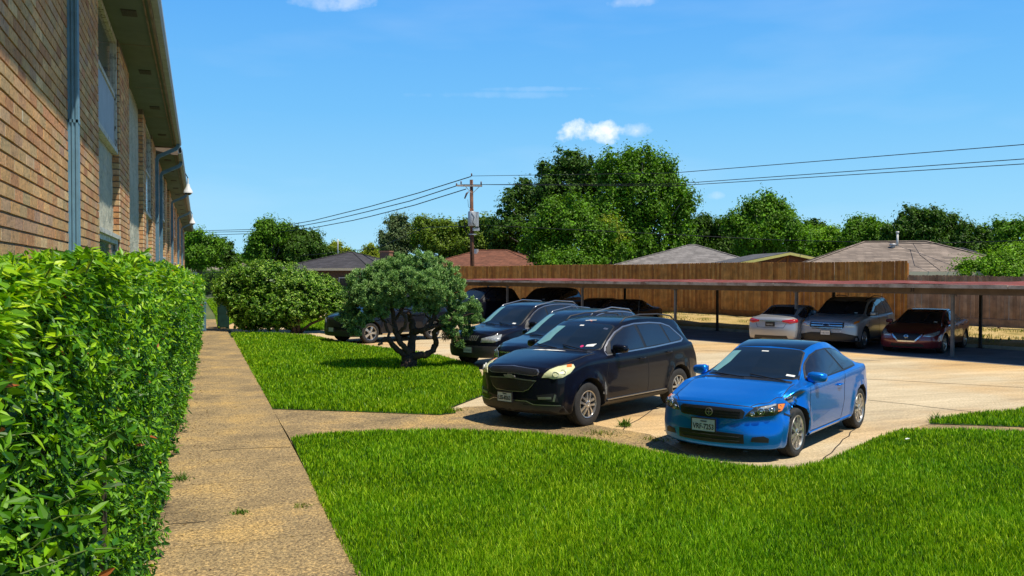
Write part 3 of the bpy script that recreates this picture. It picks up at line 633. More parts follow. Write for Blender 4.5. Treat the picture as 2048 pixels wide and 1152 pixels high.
    for sd in (-1, 1):
        c.decal('fog_recess', [(.1, sd * .52, .50), (.1, sd * .50, .56), (.15, sd * .80, .60), (.2, sd * .83, .46), (.15, sd * .70, .47)], (1, -sd * .3, 0), G['black'], .004, .05)
        c.strip('fog_bar', [(.1, sd * .53, .515), (.1, sd * .75, .525)], (1, -sd * .3, 0), G['dull_chrome'], .035, .012); c.strip('fog_bar', [(.16, sd * .775, .47), (.17, sd * .80, .58)], (1, -sd * .5, 0), G['dull_chrome'], .03, .012)
        hl = [(.10, sd * .60, 0.840), (.12, sd * .64, 0.905), (.18, sd * .70, 0.965), (.30, sd * .78, 1.010), (.44, sd * .85, 1.030), (.56, sd * .885, 1.030), (.58, sd * .89, 0.985), (.48, sd * .87, 0.905), (.34, sd * .82, 0.840), (.22, sd * .74, 0.820), (.16, sd * .68, 0.840)]
        dd = (1, -sd * .9, -.1); h = c.decal('headlight', hl, dd, G['oxidised_lens'], .008, .04, bulge=.02)
        c.decal('turn_lens', [(.43, sd * .84, 0.980), (.44, sd * .845, 1.020), (.53, sd * .87, 1.023), (.52, sd * .87, 0.985)], dd, G['amber_lens'], .022, .03, parent=h)
        c.disc('lamp_ring', (.26, sd * .75, 0.895), dd, .05, G['plate'], .026, ring=.004, parent=h); c.disc('lamp_ring', (.37, sd * .81, 0.915), dd, .045, G['plate'], .026, ring=.004, parent=h)
        c.decal('tail_light', [(4.58, sd * .86, .98), (4.50, sd * .86, 1.14), (4.60, sd * .80, 1.20), (4.72, sd * .70, 1.16), (4.76, sd * .70, .98), (4.70, sd * .82, .86)], (-1, -sd * .9, 0), G['red_lens'], .008, .05, bulge=.03)
        m = MB(); pts = [(2.25, 1.59), (2.42, 1.69), (2.9, 1.735), (3.5, 1.725), (3.95, 1.68), (4.15, 1.58)]
        m.tube([(x, sd * .60, z) for x, z in pts], [.012, .016, .017, .017, .016, .012], 8, flat=.8); m.build('roof_rail', G['trim'], c.root, smooth=True)
    c.strip('lime_splash', [(2.2, -.05, 1.6), (2.3, .06, 1.64)], (0, 0, -1), G['amber_lens'], .03, .004); c.strip('lime_splash', [(2.22, .1, 1.6), (2.28, -.1, 1.64)], (0, 0, -1), G['bird_lime'], .035, .006)
    c.side('scuffed_panel', [(1.30, .50), (1.36, .70), (1.42, .60), (1.40, .47)], G['bare_metal'], sides=(-1,), off=.004, grid=.03, rim=0)
    c.plate(.05, .50, 'LSS-8263', px=-.04); c.mirror(1.78, 1.21, G['black_paint'], reach=.10, size=(.085, .13, .075)); c.handles([2.5], 1.0, G['black_paint']); c.handles([3.4], 1.05, G['black_paint'])
    m = MB(); h = c.hit(Vector((4.1, .2, 3)), Vector((0, 0, -1)))[0]; m.tube([h, h + Vector((.05, 0, .42))], [.006, .003], 6); m.build('antenna', G['black'], c.root)
    return c
def glaze(c, sill, roofdrop, doors, tail, front=None, trim=None, xw=None, rear=True, shade=True, body_pillars=.05):
    """windscreen, side and rear glass following the shell; doors = x of the pillars at the sill, tail = (x at sill, x at top)"""
    sp = c.sp; hw = sp['W'] / 2; G = MATS; top = pchip(sp['top']); belt = pchip(sp['belt']); wt = pchip(sp['wt']); dx = sp.get('crown', .13)
    E = lambda x: min(top(x - dx), top(x + dx)) - .028 - roofdrop
    lo = lambda x: belt(x) + sill
    xc, xr = sp['screen']                                    # cowl and top of the windscreen on the centre line
    ws = [(xc + .03, 0), (xc + .05, .5), (xc + dx, .90), (xc + dx + .07, .93), (xr + dx * .7, .90), (xr + dx * .75, .8), (xr - .02, 0)]
    P = [(x, f * wt(x) * hw, top(max(x - dx * f * f, 0)) - .01) for x, f in ws]; P = P + [(x, -y, z) for x, y, z in P[-2:0:-1]]
    dw = (.6, 0, -.8); c.decal('windscreen_surround', [(x + (.02 if x > (xc + xr) / 2 else -.03), y * 1.035, z) for x, y, z in P], dw, G['black'], .003, .045); w = c.decal('windscreen', P, dw, G['glass'], .008, .045)
    if shade:  # optional painted strip of light on the windscreen
        a = [P[2], P[3], P[4]]; m = [(x - .03, y * .93, z) for x, y, z in a]; c.decal('painted_screen_light', m + [(m[2][0], m[2][1] * .72, m[2][2] + .01), (m[0][0] + .12, m[0][1] * .70, m[0][2] + .08)], dw, G['painted_teal_light'], .011, .05, parent=w)
    y = -.5 * hw; c.decal('inspection_sticker', [(xc + .13, y, top(xc + .08)), (xc + .18, y, top(xc + .13)), (xc + .18, y - .1, top(xc + .13)), (xc + .13, y - .1, top(xc + .08))], dw, G['paper'], .012, .2, parent=w)
    x0 = xc + dx + .16; xs = [x0 + (tail[1] - x0) * i / 10 for i in range(11)]
    outl = [(x0 - .08, lo(x0))] + [(x, max(E(x), lo(x) + .03)) for x in xs] + [((tail[0] + tail[1]) / 2 + .03, (E(tail[1]) * .55 + lo(tail[0]) * .45)), (tail[0], lo(tail[0]))] + [(x, lo(x)) for x in (3.0, 2.4, 1.9) if x0 < x < tail[0] - .2]
    cx = sum(p[0] for p in outl) / len(outl); cz = sum(p[1] for p in outl) / len(outl)
    if trim: c.side('window_trim', [(cx + (x - cx) * 1.02, cz + (z - cz) * 1.09) for x, z in outl], G[trim], off=.002, grid=.08)
    c.side('window_surround', outl, G['black'], off=.005, grid=.08)
    pts = [x0] + list(doors) + [tail[0] - .03]
    for i, (a, b) in enumerate(zip(pts[:-1], pts[1:])):
        lean = .06; a0 = a + (.04 if i else .10); b0 = b - .03 if b != pts[-1] else b
        aT = a - lean if i else None; last = (i == len(pts) - 2); bT = (tail[1] - .02) if last else b - lean - .03
        q = [(a0, lo(a0) + .02)]
        n = 5; s_ = a0 - lean if i else a0 + .05
        for k in range(n + 1): x = s_ + (bT - s_) * k / n; q.append((x, max(E(x) - .025, lo(x) + .05)))
        if last: q.append(((tail[0] + tail[1]) / 2 - .01, (E(tail[1]) * .5 + lo(tail[0]) * .5)))
        q.append((b0, lo(b0) + .02)); c.side('side_window', q, G['side_glass'], off=.008, grid=.08)
    if rear:
        xa, xb = sp['backlight']; za, zb_ = top(xa) - .03, top(xb) + .0
        c.decal('rear_window', [(xa, .82 * wt(xa) * hw, za), (xa, -.82 * wt(xa) * hw, za), (xb, -.86 * wt(xb) * hw, zb_), (xb, .86 * wt(xb) * hw, zb_)], (-.75, 0, -.66), G['dark_glass'], .006, .05)
    for x in (x0 - .12,) + tuple(doors): c.side_line('door_seam', [(x, lo(x) - .03), (x - .02, .7), (x, sp.get('sillz', .30))], G['seam'], w=.010)
    for sd in (-1, 1): c.strip('hood_seam', [(.2, sd * .6 * hw / .9, top(.2) - .03), (.6, sd * .72 * hw / .9, top(.6) - .03), (xc - .02, sd * .76 * hw / .9, top(xc) - .03)], (0, 0, -1), G['seam'], .010)
    for y0, y1 in ((-.58, -.02), (.02, .5)):
        a = c.hit(Vector((xc - .03, y0, 1)), Vector((0, 0, -1)))[0]; b_ = c.hit(Vector((xc + .10, y1, 1)), Vector((0, 0, -1)))[0]
        m = MB(); m.tube([a + Vector((0, 0, .02)), b_ + Vector((0, 0, .03))], .010, 6); m.build('wiper', G['black'], c.root)
def rails(c, x0, x1, z, y, m):
    for sd in (-1, 1):
        b = MB(); p0, p1 = c.hit(Vector((x0, sd * y, 3)), Vector((0, 0, -1)))[0], c.hit(Vector((x1, sd * y, 3)), Vector((0, 0, -1)))[0]; pm = c.hit(Vector(((x0 + x1) / 2, sd * y, 3)), Vector((0, 0, -1)))[0]
        b.tube([p0, p0 + Vector((.12, 0, .07)), pm + Vector((0, 0, .065)), p1 + Vector((-.12, 0, .065)), p1], .015, 8); b.build('roof_rail', MATS[m], c.root, smooth=True)
def suv_spec(**k):
    d = dict(kind='suv', L=4.9, W=1.9, ax=.95, wb=2.8, wr=.36, rim=.225, tw=.225, spokes=5, double=False, gap=.06, flare=.028, crown=.14, mirw=.92,
             top=[(0, .92), (.06, 1.0), (.5, 1.09), (1.2, 1.15), (1.7, 1.42), (2.02, 1.60), (2.4, 1.70), (3.2, 1.75), (4.2, 1.72), (4.6, 1.60), (4.82, 1.15), (4.9, 1.0)],
             belt=[(0, .82), (.4, .95), (1.2, 1.03), (3.0, 1.08), (4.5, 1.12), (4.9, .95)], bot=[(0, .26), (.5, .24), (1.4, .27), (3.5, .28), (4.9, .36)],
             wt=[(0, .80), (1.1, .84), (1.6, .78), (2.1, .73), (3.0, .71), (4.4, .70), (4.9, .78)], wid=[(0, .96), (.5, .99), (.9, 1.0), (4.2, 1.0), (4.9, .95)],
             fprof=[(.1, .10), (.3, .03), (.5, .0), (.8, .03), (.95, .08), (1.1, .2), (1.3, .3)], rprof=[(.1, .12), (.5, .0), (1.0, .03), (1.4, .16), (1.7, .3)], fplan=.28, rplan=.2, fl=.9, rl=.6, screen=(1.22, 2.02), backlight=(4.55, 4.80))
    d.update(k); return d
def sedan_spec(**k):
    d = dict(kind='sedan', L=4.85, W=1.83, ax=.95, wb=2.775, wr=.33, rim=.22, tw=.215, spokes=5, double=True, gap=.05, flare=.02, crown=.15, mirw=.9,
             top=[(0, .68), (.06, .73), (.5, .85), (1.25, .98), (1.6, 1.16), (2.05, 1.37), (2.4, 1.45), (2.9, 1.47), (3.3, 1.43), (3.7, 1.29), (4.15, 1.10), (4.5, 1.07), (4.8, 1.04), (4.85, .98)],
             belt=[(0, .60), (.4, .76), (1.2, .90), (3.0, .96), (4.3, 1.02), (4.85, .95)], bot=[(0, .20), (.5, .17), (1.4, .20), (3.5, .21), (4.85, .32)],
             wt=[(0, .78), (1.1, .82), (1.6, .73), (2.1, .66), (2.8, .64), (3.5, .65), (4.1, .74), (4.85, .80)], wid=[(0, .94), (.5, .985), (.9, 1.0), (4.2, .99), (4.85, .92)],
             fprof=[(.1, .08), (.3, .02), (.45, .0), (.6, .03), (.75, .12), (1.0, .35)], rprof=[(.1, .12), (.4, .01), (.6, .0), (.85, .04), (1.02, .06), (1.2, .2)], fplan=.40, rplan=.30, fl=1.0, rl=.8, screen=(1.27, 2.05), backlight=(3.40, 4.05))
    d.update(k); return d
def both(f):
    for sd in (-1, 1): f(sd)
FD = (1, 0, 0); RD = (-1, 0, 0)
def old_suv():
    sp = suv_spec(L=4.58, W=1.82, wb=2.62, ax=.90, top=[(0, .85), (.06, .94), (.5, 1.02), (1.15, 1.09), (1.6, 1.36), (1.9, 1.53), (2.2, 1.62), (2.9, 1.67), (3.9, 1.64), (4.3, 1.48), (4.5, 1.08), (4.58, .9)], belt=[(0, .78), (.4, .90), (1.2, .99), (3.0, 1.04), (4.2, 1.06), (4.58, .9)], screen=(1.15, 1.92), backlight=(4.25, 4.45),
                  bot=[(0, .3), (.5, .28), (1.4, .30), (3.3, .30), (4.58, .4)], wt=[(0, .80), (1.1, .84), (1.6, .77), (2.1, .72), (3.0, .70), (4.1, .69), (4.58, .78)], wid=[(0, .96), (.5, .99), (.9, 1.0), (4.0, 1.0), (4.58, .95)])
    c = Car('parked_suv', sp, MATS['black_paint'], 'older black suv with chrome ribbed grille parked nearest the juniper'); G = MATS
    glaze(c, .03, .03, [2.45, 3.3], (4.05, 3.8), trim='dull_chrome'); rails(c, 2.0, 3.9, 1.70, .60, 'dull_chrome')
    c.decal('grille', [(0, -.30, .72), (0, -.40, .87), (0, .40, .87), (0, .30, .72)], FD, G['black'], .006, .04)
    for k in range(-5, 6): c.strip('grille_bar', [(0, k * .057, .735), (0, k * .070, .86)], FD, G['alloy'], .022, .02)
    both(lambda sd: c.decal('headlight', [(.05, sd * .44, .70), (.06, sd * .46, .80), (.15, sd * .70, .86), (.40, sd * .86, .90), (.36, sd * .84, .76), (.2, sd * .74, .70)], (1, -sd * .8, 0), G['clear_lens'], .008, .04, bulge=.015))
    c.decal('bumper_cladding', [(0, -.85, .32), (0, -.85, .60), (0, .85, .60), (0, .85, .32), (0, 0, .3)], FD, G['trim'], .02, .06); c.plate(-.08, .50, '#', px=-.06, w=.30)
    c.mirror(1.62, 1.12, G['black_paint']); return c
def navy_car():
    sp = suv_spec(L=4.66, W=1.80, wb=2.70, ax=.93, top=[(0, .80), (.06, .90), (.5, .99), (1.1, 1.06), (1.6, 1.33), (2.0, 1.52), (2.4, 1.60), (3.0, 1.63), (3.9, 1.58), (4.3, 1.42), (4.58, 1.08), (4.66, .9)], belt=[(0, .72), (.4, .87), (1.2, .97), (3.0, 1.02), (4.2, 1.06), (4.66, .9)], screen=(1.10, 1.98), backlight=(4.25, 4.5),
                  bot=[(0, .22), (.5, .2), (1.4, .22), (3.3, .22), (4.66, .34)], wt=[(0, .78), (1.1, .83), (1.6, .76), (2.1, .70), (3.0, .68), (4.1, .67), (4.66, .76)], wid=[(0, .95), (.5, .99), (.9, 1.0), (4.0, 1.0), (4.66, .95)], fplan=.38)
    c = Car('parked_suv', sp, MATS['navy_paint'], 'dark blue suv squeezed between the two black suvs'); G = MATS
    glaze(c, .03, .03, [2.5, 3.4], (4.1, 3.85), trim='dull_chrome'); rails(c, 2.1, 3.9, 1.66, .58, 'dull_chrome')
    c.decal('grille', [(0, -.42, .58), (0, -.46, .74), (0, .46, .74), (0, .42, .58)], FD, G['mesh_grille'], .006, .04); c.strip('grille_bar', [(0, y * .09, .755) for y in range(-5, 6)], FD, G['chrome'], .03, .012)
    both(lambda sd: c.decal('headlight', [(.08, sd * .52, .64), (.10, sd * .55, .76), (.25, sd * .74, .83), (.42, sd * .84, .86), (.36, sd * .82, .72), (.2, sd * .70, .64)], (1, -sd * .8, 0), G['clear_lens'], .008, .04, bulge=.015))
    c.mirror(1.65, 1.09, G['navy_paint']); return c
def side_suv():
    sp = suv_spec(L=4.85, W=1.93, wb=2.82, ax=.98, wr=.37, rim=.25)
    c = Car('parked_suv', sp, MATS['graphite_paint'], 'dark grey suv seen side on behind the juniper tree'); G = MATS
    glaze(c, .03, .03, [2.55, 3.5], (4.4, 4.1)); rails(c, 2.2, 4.2, 1.79, .62, 'dull_chrome')
    c.side_line('running_board', [(1.45, .33), (3.35, .33)], G['chrome'], w=.07, off=.05)
    both(lambda sd: c.decal('headlight', [(.06, sd * .50, .72), (.08, sd * .55, .82), (.2, sd * .78, .90), (.45, sd * .90, .92), (.38, sd * .88, .80), (.2, sd * .76, .74)], (1, -sd * .8, 0), G['clear_lens'], .008, .05, bulge=.015))
    c.decal('grille', [(0, -.40, .60), (0, -.45, .82), (0, .45, .82), (0, .40, .60)], FD, G['mesh_grille'], .006, .05)
    c.decal('bumper_cladding', [(0, -.9, .28), (0, -.9, .48), (0, .9, .48), (0, .9, .28)], FD, G['trim'], .012, .08)
    c.plate(0, .50, '', small='', px=-.05); c.handles([2.4, 3.3], 1.0, G['graphite_paint']); c.mirror(1.72, 1.18, G['graphite_paint']); return c
def silver_suv():
    sp = suv_spec(L=5.0, W=1.96, wb=2.86, ax=.96, wr=.38, rim=.24, top=[(0, .98), (.06, 1.06), (.5, 1.14), (1.25, 1.20), (1.7, 1.45), (2.05, 1.64), (2.4, 1.74), (3.2, 1.79), (4.2, 1.76), (4.65, 1.64), (4.92, 1.2), (5.0, 1.05)], belt=[(0, .88), (.4, 1.0), (1.2, 1.08), (3.0, 1.12), (4.5, 1.16), (5.0, 1.0)],
                  bot=[(0, .3), (.5, .26), (1.4, .28), (3.5, .28), (5.0, .36)], wt=[(0, .82), (1.1, .86), (1.6, .80), (2.1, .75), (3.0, .73), (4.4, .71), (5.0, .78)], wid=[(0, .96), (.5, .99), (.9, 1.0), (4.2, 1.0), (5.0, .95)], screen=(1.26, 2.05), backlight=(4.62, 4.88))
    c = Car('parked_suv', sp, MATS['silver_paint'], 'silver suv with triple bar grille under the carport beside the red sedan'); G = MATS
    glaze(c, .03, .03, [2.6, 3.6], (4.55, 4.3), shade=False); rails(c, 2.2, 4.3, 1.82, .62, 'trim')
    c.decal('grille', [(0, -.48, .72), (0, -.55, .80), (0, -.55, .96), (0, .55, .96), (0, .55, .80), (0, .48, .72)], FD, G['black'], .006, .05)
    for z in (.76, .84, .92): c.strip('grille_bar', [(0, y * .1, z) for y in range(-5, 6)], FD, G['chrome'], .035, .022)
    e = c.decal('emblem', [(0, .12 * math.cos(k * .449), .86 + .05 * math.sin(k * .449)) for k in range(14)], FD, G['dull_chrome'], .03, .3); c.decal('emblem_field', [(0, .10 * math.cos(k * .449), .86 + .037 * math.sin(k * .449)) for k in range(14)], FD, G['navy_paint'], .033, .3, parent=e)
    def hl(sd):
        h = c.decal('headlight', [(.06, sd * .58, .80), (.08, sd * .60, .90), (.25, sd * .80, .97), (.55, sd * .93, 1.02), (.45, sd * .91, .93), (.25, sd * .80, .80)], (1, -sd * .8, 0), G['clear_lens'], .008, .04, bulge=.015)
        c.decal('turn_lens', [(.25, sd * .80, .90), (.28, sd * .81, .965), (.53, sd * .93, 1.01), (.44, sd * .91, .94)], (1, -sd * .8, 0), G['amber_lens'], .024, .04, parent=h)
    both(hl)
    c.decal('bumper_cladding', [(0, -.93, .32), (0, -.93, .50), (0, -.60, .50), (0, -.48, .60), (0, .48, .60), (0, .60, .50), (0, .93, .50), (0, .93, .32)], FD, G['black'], .01, .06)
    c.plate(0, .60, '#', px=-.05); c.handles([2.5, 3.45], 1.03, G['silver_paint']); c.mirror(1.78, 1.22, G['silver_paint']); return c
def red_sedan():
    c = Car('parked_sedan', sedan_spec(), MATS['red_paint'], 'dark red sedan with v-shaped chrome grille in the carport shade'); G = MATS
    glaze(c, .02, .03, [2.55, 3.35], (4.0, 3.55), shade=False)
    c.decal('grille', [(0, -.24, .42), (0, -.42, .70), (0, .42, .70), (0, .24, .42)], FD, G['black'], .006, .04)
    c.strip('grille_trim', [(0, -.46, .70), (0, -.40, .62), (0, -.24, .44), (0, .24, .44), (0, .40, .62), (0, .46, .70)], FD, G['chrome'], .045, .014); c.disc('emblem', (0, 0, .60), FD, .06, G['chrome'], .02, ring=.012); c.strip('emblem_bar', [(0, -.07, .60), (0, .07, .60)], FD, G['chrome'], .022, .026)
    both(lambda sd: c.decal('headlight', [(.08, sd * .47, .60), (.12, sd * .50, .66), (.3, sd * .76, .73), (.62, sd * .89, .80), (.45, sd * .85, .68), (.25, sd * .72, .60)], (1, -sd * .8, -.1), G['clear_lens'], .008, .04, bulge=.012))
    c.decal('lower_intake', [(0, -.5, .26), (0, -.45, .36), (0, .45, .36), (0, .5, .26)], FD, G['black'], .006, .05)
    both(lambda sd: c.decal('tail_light', [(4.6, sd * .84, .86), (4.5, sd * .86, .99), (4.8, sd * .74, 1.0), (4.82, sd * .70, .88)], (-1, -sd * .9, 0), G['red_lens'], .008, .05, bulge=.01))
    c.handles([2.45, 3.3], .88, G['red_paint']); c.mirror(1.62, 1.03, G['red_paint']); return c
def silver_sedan():
    sp = sedan_spec(L=4.62, W=1.775, wb=2.70, top=[(0, .70), (.06, .75), (.5, .87), (1.15, 1.0), (1.5, 1.18), (1.95, 1.38), (2.3, 1.45), (2.8, 1.46), (3.2, 1.42), (3.6, 1.28), (4.0, 1.12), (4.3, 1.09), (4.55, 1.06), (4.62, 1.0)], belt=[(0, .62), (.4, .78), (1.2, .92), (3.0, .98), (4.1, 1.03), (4.62, .97)],
                    bot=[(0, .20), (.5, .17), (1.4, .20), (3.4, .21), (4.62, .28)], wt=[(0, .78), (1.1, .82), (1.6, .73), (2.1, .67), (2.8, .65), (3.4, .66), (4.0, .76), (4.62, .82)], wid=[(0, .94), (.5, .985), (.9, 1.0), (4.0, .99), (4.62, .94)], screen=(1.17, 1.95), backlight=(3.28, 3.90), rplan=.24)
    c = Car('parked_sedan', sp, MATS['silver_paint'], 'silver sedan parked tail out under the carport behind the grey post'); G = MATS
    glaze(c, .02, .03, [2.45, 3.2], (3.85, 3.45), shade=False)
    both(lambda sd: c.decal('tail_light', [(4.30, sd * .86, .90), (4.32, sd * .86, 1.0), (4.5, sd * .70, 1.0), (4.62, sd * .46, .96), (4.62, sd * .46, .90), (4.55, sd * .70, .84)], (-1, -sd * .8, 0), G['red_lens'], .008, .05, bulge=.012))
    c.strip('boot_trim', [(4.62, y * .1, .93) for y in range(-4, 5)], RD, G['chrome'], .03, .012); c.strip('boot_seam', [(4.62, -.55, .90), (4.62, -.45, .70), (4.62, .45, .70), (4.62, .55, .90)], RD, G['seam'], .012, .004)
    c.decal('bumper_insert', [(4.62, -.6, .28), (4.62, -.55, .42), (4.62, .55, .42), (4.62, .6, .28)], RD, G['black'], .006, .06); c.plate(0, .82, '#', front=False, col='black'); c.handles([2.35, 3.15], .90, G['silver_paint']); c.mirror(1.55, 1.05, G['silver_paint']); return c
def dark_suv(label):
    c = Car('parked_suv', suv_spec(top=[(0, .95), (.06, 1.03), (.5, 1.12), (1.2, 1.18), (1.7, 1.46), (2.02, 1.66), (2.4, 1.76), (3.2, 1.80), (4.0, 1.75), (4.5, 1.55), (4.82, 1.15), (4.9, 1.0)]), MATS['black_paint'], label); G = MATS
    glaze(c, .03, .03, [2.55, 3.5], (4.3, 4.0), shade=False)
    both(lambda sd: c.decal('headlight', [(.06, sd * .50, .72), (.08, sd * .55, .82), (.2, sd * .78, .90), (.45, sd * .90, .92), (.38, sd * .88, .80), (.2, sd * .76, .74)], (1, -sd * .8, 0), G['clear_lens'], .008, .06))
    c.decal('grille', [(0, -.40, .60), (0, -.45, .82), (0, .45, .82), (0, .40, .60)], FD, G['mesh_grille'], .006, .06); c.mirror(1.72, 1.2, G['black_paint']); return c
def dark_sedan(label):
    c = Car('parked_sedan', sedan_spec(), MATS['black_paint'], label); G = MATS
    glaze(c, .02, .03, [2.55, 3.35], (4.0, 3.55), shade=False)
    both(lambda sd: c.decal('headlight', [(.08, sd * .47, .60), (.12, sd * .50, .66), (.3, sd * .76, .73), (.62, sd * .89, .80), (.45, sd * .85, .68), (.25, sd * .72, .60)], (1, -sd * .8, -.1), G['clear_lens'], .008, .06))
    c.decal('grille', [(0, -.35, .50), (0, -.40, .64), (0, .40, .64), (0, .35, .50)], FD, G['mesh_grille'], .006, .06)
    both(lambda sd: c.decal('tail_light', [(4.6, sd * .84, .86), (4.5, sd * .86, .99), (4.8, sd * .74, 1.0), (4.82, sd * .70, .88)], (-1, -sd * .9, 0), G['red_lens'], .008, .06))
    c.mirror(1.62, 1.03, G['black_paint']); return c
PSI = R(57.6)
def all_cars():
    coupe().place(gp(1590, 913), PSI)
    black_suv().place(gp(1176, 853), PSI + R(3))
    navy_car().place(gp(1143, 774), PSI + R(1))
    old_suv().place(gp(1030, 736), PSI + R(3))
    side_suv().place(gp(741, 687), PSI + R(8))
    def sq(c, k=.93): c.root.scale = (1, 1, k); return c
    sq(silver_suv()).place(gp(1729, 698), PSI)
    sq(red_sedan(), .91).place(gp(1889, 707), PSI + R(1))
    sq(silver_sedan(), .95).place(gp(1610, 693), PSI + R(180), which=(1, 1))
    dark_suv('black suv in the deepest carport shade nearest the juniper').place(gp(955, 648), PSI)
    dark_suv('black suv under the carport between two thin posts').place(gp(1090, 650), PSI)
    sq(dark_sedan('black sedan in the carport shade with its tail behind its twin'), .92).place(gp(1192, 658), PSI)
    sq(dark_sedan('black sedan in the carport shade beside the open bays'), .92).place(gp(1245, 664), PSI)
# ------------------------------------------------------------------ the ground
def poly2(pts): return [gp(u, v) for u, v in pts]
def ground_mats():
    m, t, b, o = newmat('aggregate')                          # worn exposed-aggregate walk
    p = coords(t); f1 = noise(t, p, .9, 5, .6); f2 = noise(t, p, 34, 6, .85); v = N(t, 'ShaderNodeTexVoronoi', Scale=60.0); t.links.new(p, v.inputs['Vector'])
    base = ramp(t, [(.30, (.145, .107, .054)), (.5, (.25, .183, .088)), (.72, (.38, .255, .09))], f1)
    sp = ramp(t, [(.0, (.55, .5, .42)), (.35, (1, 1, 1)), (.75, (1.45, 1.4, 1.35))], N(t, 'ShaderNodeSeparateColor').outputs[0]) if 0 else ramp(t, [(.34, (.35, .32, .28)), (.5, (1, 1, 1)), (.66, (2.0, 1.95, 1.8))], f2)
    sep = N(t, 'ShaderNodeSeparateColor'); t.links.new(v.outputs['Color'], sep.inputs[0])
    pb = ramp(t, [(.0, (.5, .45, .4)), (.5, (1, 1, 1)), (1.0, (1.6, 1.5, 1.35))], sep.outputs[0])
    c = mixc(t, 1.0, mixc(t, 1.0, base, sp, 'MULTIPLY'), pb, 'MULTIPLY'); t.links.new(c, b.inputs['Base Color']); b.inputs['Roughness'].default_value = .9; bump(t, b, f2, .5, .01)
    m, t, b, o = newmat('lot')
    p = coords(t); ps = coords(t, (.35, 1.6, 1), (0, 0, R(-20))); f1 = noise(t, ps, .42, 8, .78); f2 = noise(t, p, 26, 6, .85); f3 = noise(t, p, .18, 4)
    fs = noise(t, coords(t, (.3, 5, 1), (0, 0, R(-22))), 1.2, 5, .7)
    base = ramp(t, [(.28, (.26, .20, .13)), (.46, (.48, .385, .235)), (.66, (.62, .51, .33))], f1)
    base = mixc(t, ramp(t, [(.45, (0, 0, 0)), (.62, (1, 1, 1))], f3), base, mixc(t, 1.0, base, (1.05, .86, .62), 'MULTIPLY'))
    base = mixc(t, 1.0, base, ramp(t, [(.30, (.80, .78, .76)), (.55, (1, 1, 1))], fs), 'MULTIPLY')
    c = mixc(t, 1.0, base, ramp(t, [(.34, (.50, .48, .45)), (.5, (1, 1, 1)), (.66, (1.5, 1.47, 1.42))], f2), 'MULTIPLY'); t.links.new(c, b.inputs['Base Color']); b.inputs['Roughness'].default_value = .9; bump(t, b, f2, .5, .012)
    m, t, b, o = newmat('bay')                                # carport shadow on the lot, painted as a dark blue-grey sheet
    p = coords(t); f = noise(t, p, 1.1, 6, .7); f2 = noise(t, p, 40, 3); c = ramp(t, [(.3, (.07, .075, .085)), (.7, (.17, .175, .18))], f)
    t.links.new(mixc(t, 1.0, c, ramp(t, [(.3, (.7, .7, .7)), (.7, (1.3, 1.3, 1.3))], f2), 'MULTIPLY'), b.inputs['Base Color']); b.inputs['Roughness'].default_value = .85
    m, t, b, o = newmat('soil'); p = coords(t); f = noise(t, p, 3, 5); t.links.new(ramp(t, [(.3, (.015, .03, .006)), (.7, (.04, .07, .015))], f), b.inputs['Base Color']); b.inputs['Roughness'].default_value = 1
    m, t, b, o = newmat('dirt'); p = coords(t); f = noise(t, p, 1.2, 6, .7); f2 = noise(t, p, 25, 4)
    t.links.new(mixc(t, 1.0, ramp(t, [(.35, (.24, .19, .05)), (.5, (.44, .31, .11)), (.65, (.52, .38, .17))], f), ramp(t, [(.3, (.6, .6, .6)), (.7, (1.3, 1.3, 1.3))], f2), 'MULTIPLY'), b.inputs['Base Color']); b.inputs['Roughness'].default_value = 1; bump(t, b, f2, .6, .03)
    m, t, b, o = newmat('far_ground'); p = coords(t); f = noise(t, p, .08, 5); t.links.new(ramp(t, [(.3, (.05, .09, .02)), (.7, (.12, .13, .05))], f), b.inputs['Base Color']); b.inputs['Roughness'].default_value = 1
    plain('crack', (.02, .016, .012), 1.0); plain('kerb', (.42, .38, .30), .9, vary=.25, scale=5)
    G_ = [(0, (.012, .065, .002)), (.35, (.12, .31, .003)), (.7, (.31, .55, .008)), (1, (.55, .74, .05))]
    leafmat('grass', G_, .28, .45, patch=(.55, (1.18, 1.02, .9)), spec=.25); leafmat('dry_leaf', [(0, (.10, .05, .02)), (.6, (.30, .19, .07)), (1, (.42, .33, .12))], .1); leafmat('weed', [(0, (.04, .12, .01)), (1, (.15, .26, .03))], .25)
    leafmat('dry_grass', [(0, (.10, .14, .02)), (.5, (.22, .26, .04)), (1, (.42, .36, .12))], .25)
ground_mats()
LAWN_A = poly2([(710, 1152), (640, 1012), (582, 880), (640, 871), (760, 865), (900, 864), (1060, 870), (1180, 882), (1300, 906), (1400, 925), (1500, 938), (1580, 942), (1640, 930), (1700, 905), (1760, 876), (1800, 864), (1900, 863), (2048, 867)]) + [Vector((24, 13.5, 0)), Vector((24, 1.0, 0)), Vector((1.22, 1.0, 0)), Vector((1.22, 6.2, 0))]
LAWN_B = poly2([(545, 820), (500, 740), (461, 668), (520, 667), (620, 672), (693, 688), (784, 700), (856, 709), (904, 720), (938, 730), (958, 742), (968, 762), (972, 790), (930, 806), (900, 818), (912, 828), (880, 832), (700, 825)])
LAWN_C = poly2([(1855, 849), (1900, 838), (1960, 830), (2030, 826), (2048, 818), (2330, 800), (2700, 800), (2700, 885), (2130, 860), (1960, 853)])
LAWN_D = poly2([(412, 603), (418, 598), (470, 597), (470, 645), (436, 660), (430, 630)])
LAWN_E = poly2([(575, 660), (600, 637), (668, 640), (655, 660), (620, 662)])
def walk_mesh():
    b = MB(); X = lambda y: -.95; XR = lambda y: 1.22
    for i in range(0, 40):
        y0, y1 = 1.0 + i * 1.22, 1.0 + (i + 1) * 1.22 - .012; b.box((-1.0, y0, -.05), (1.22 if y0 < 34 else 1.1, y1, .03))
    return b
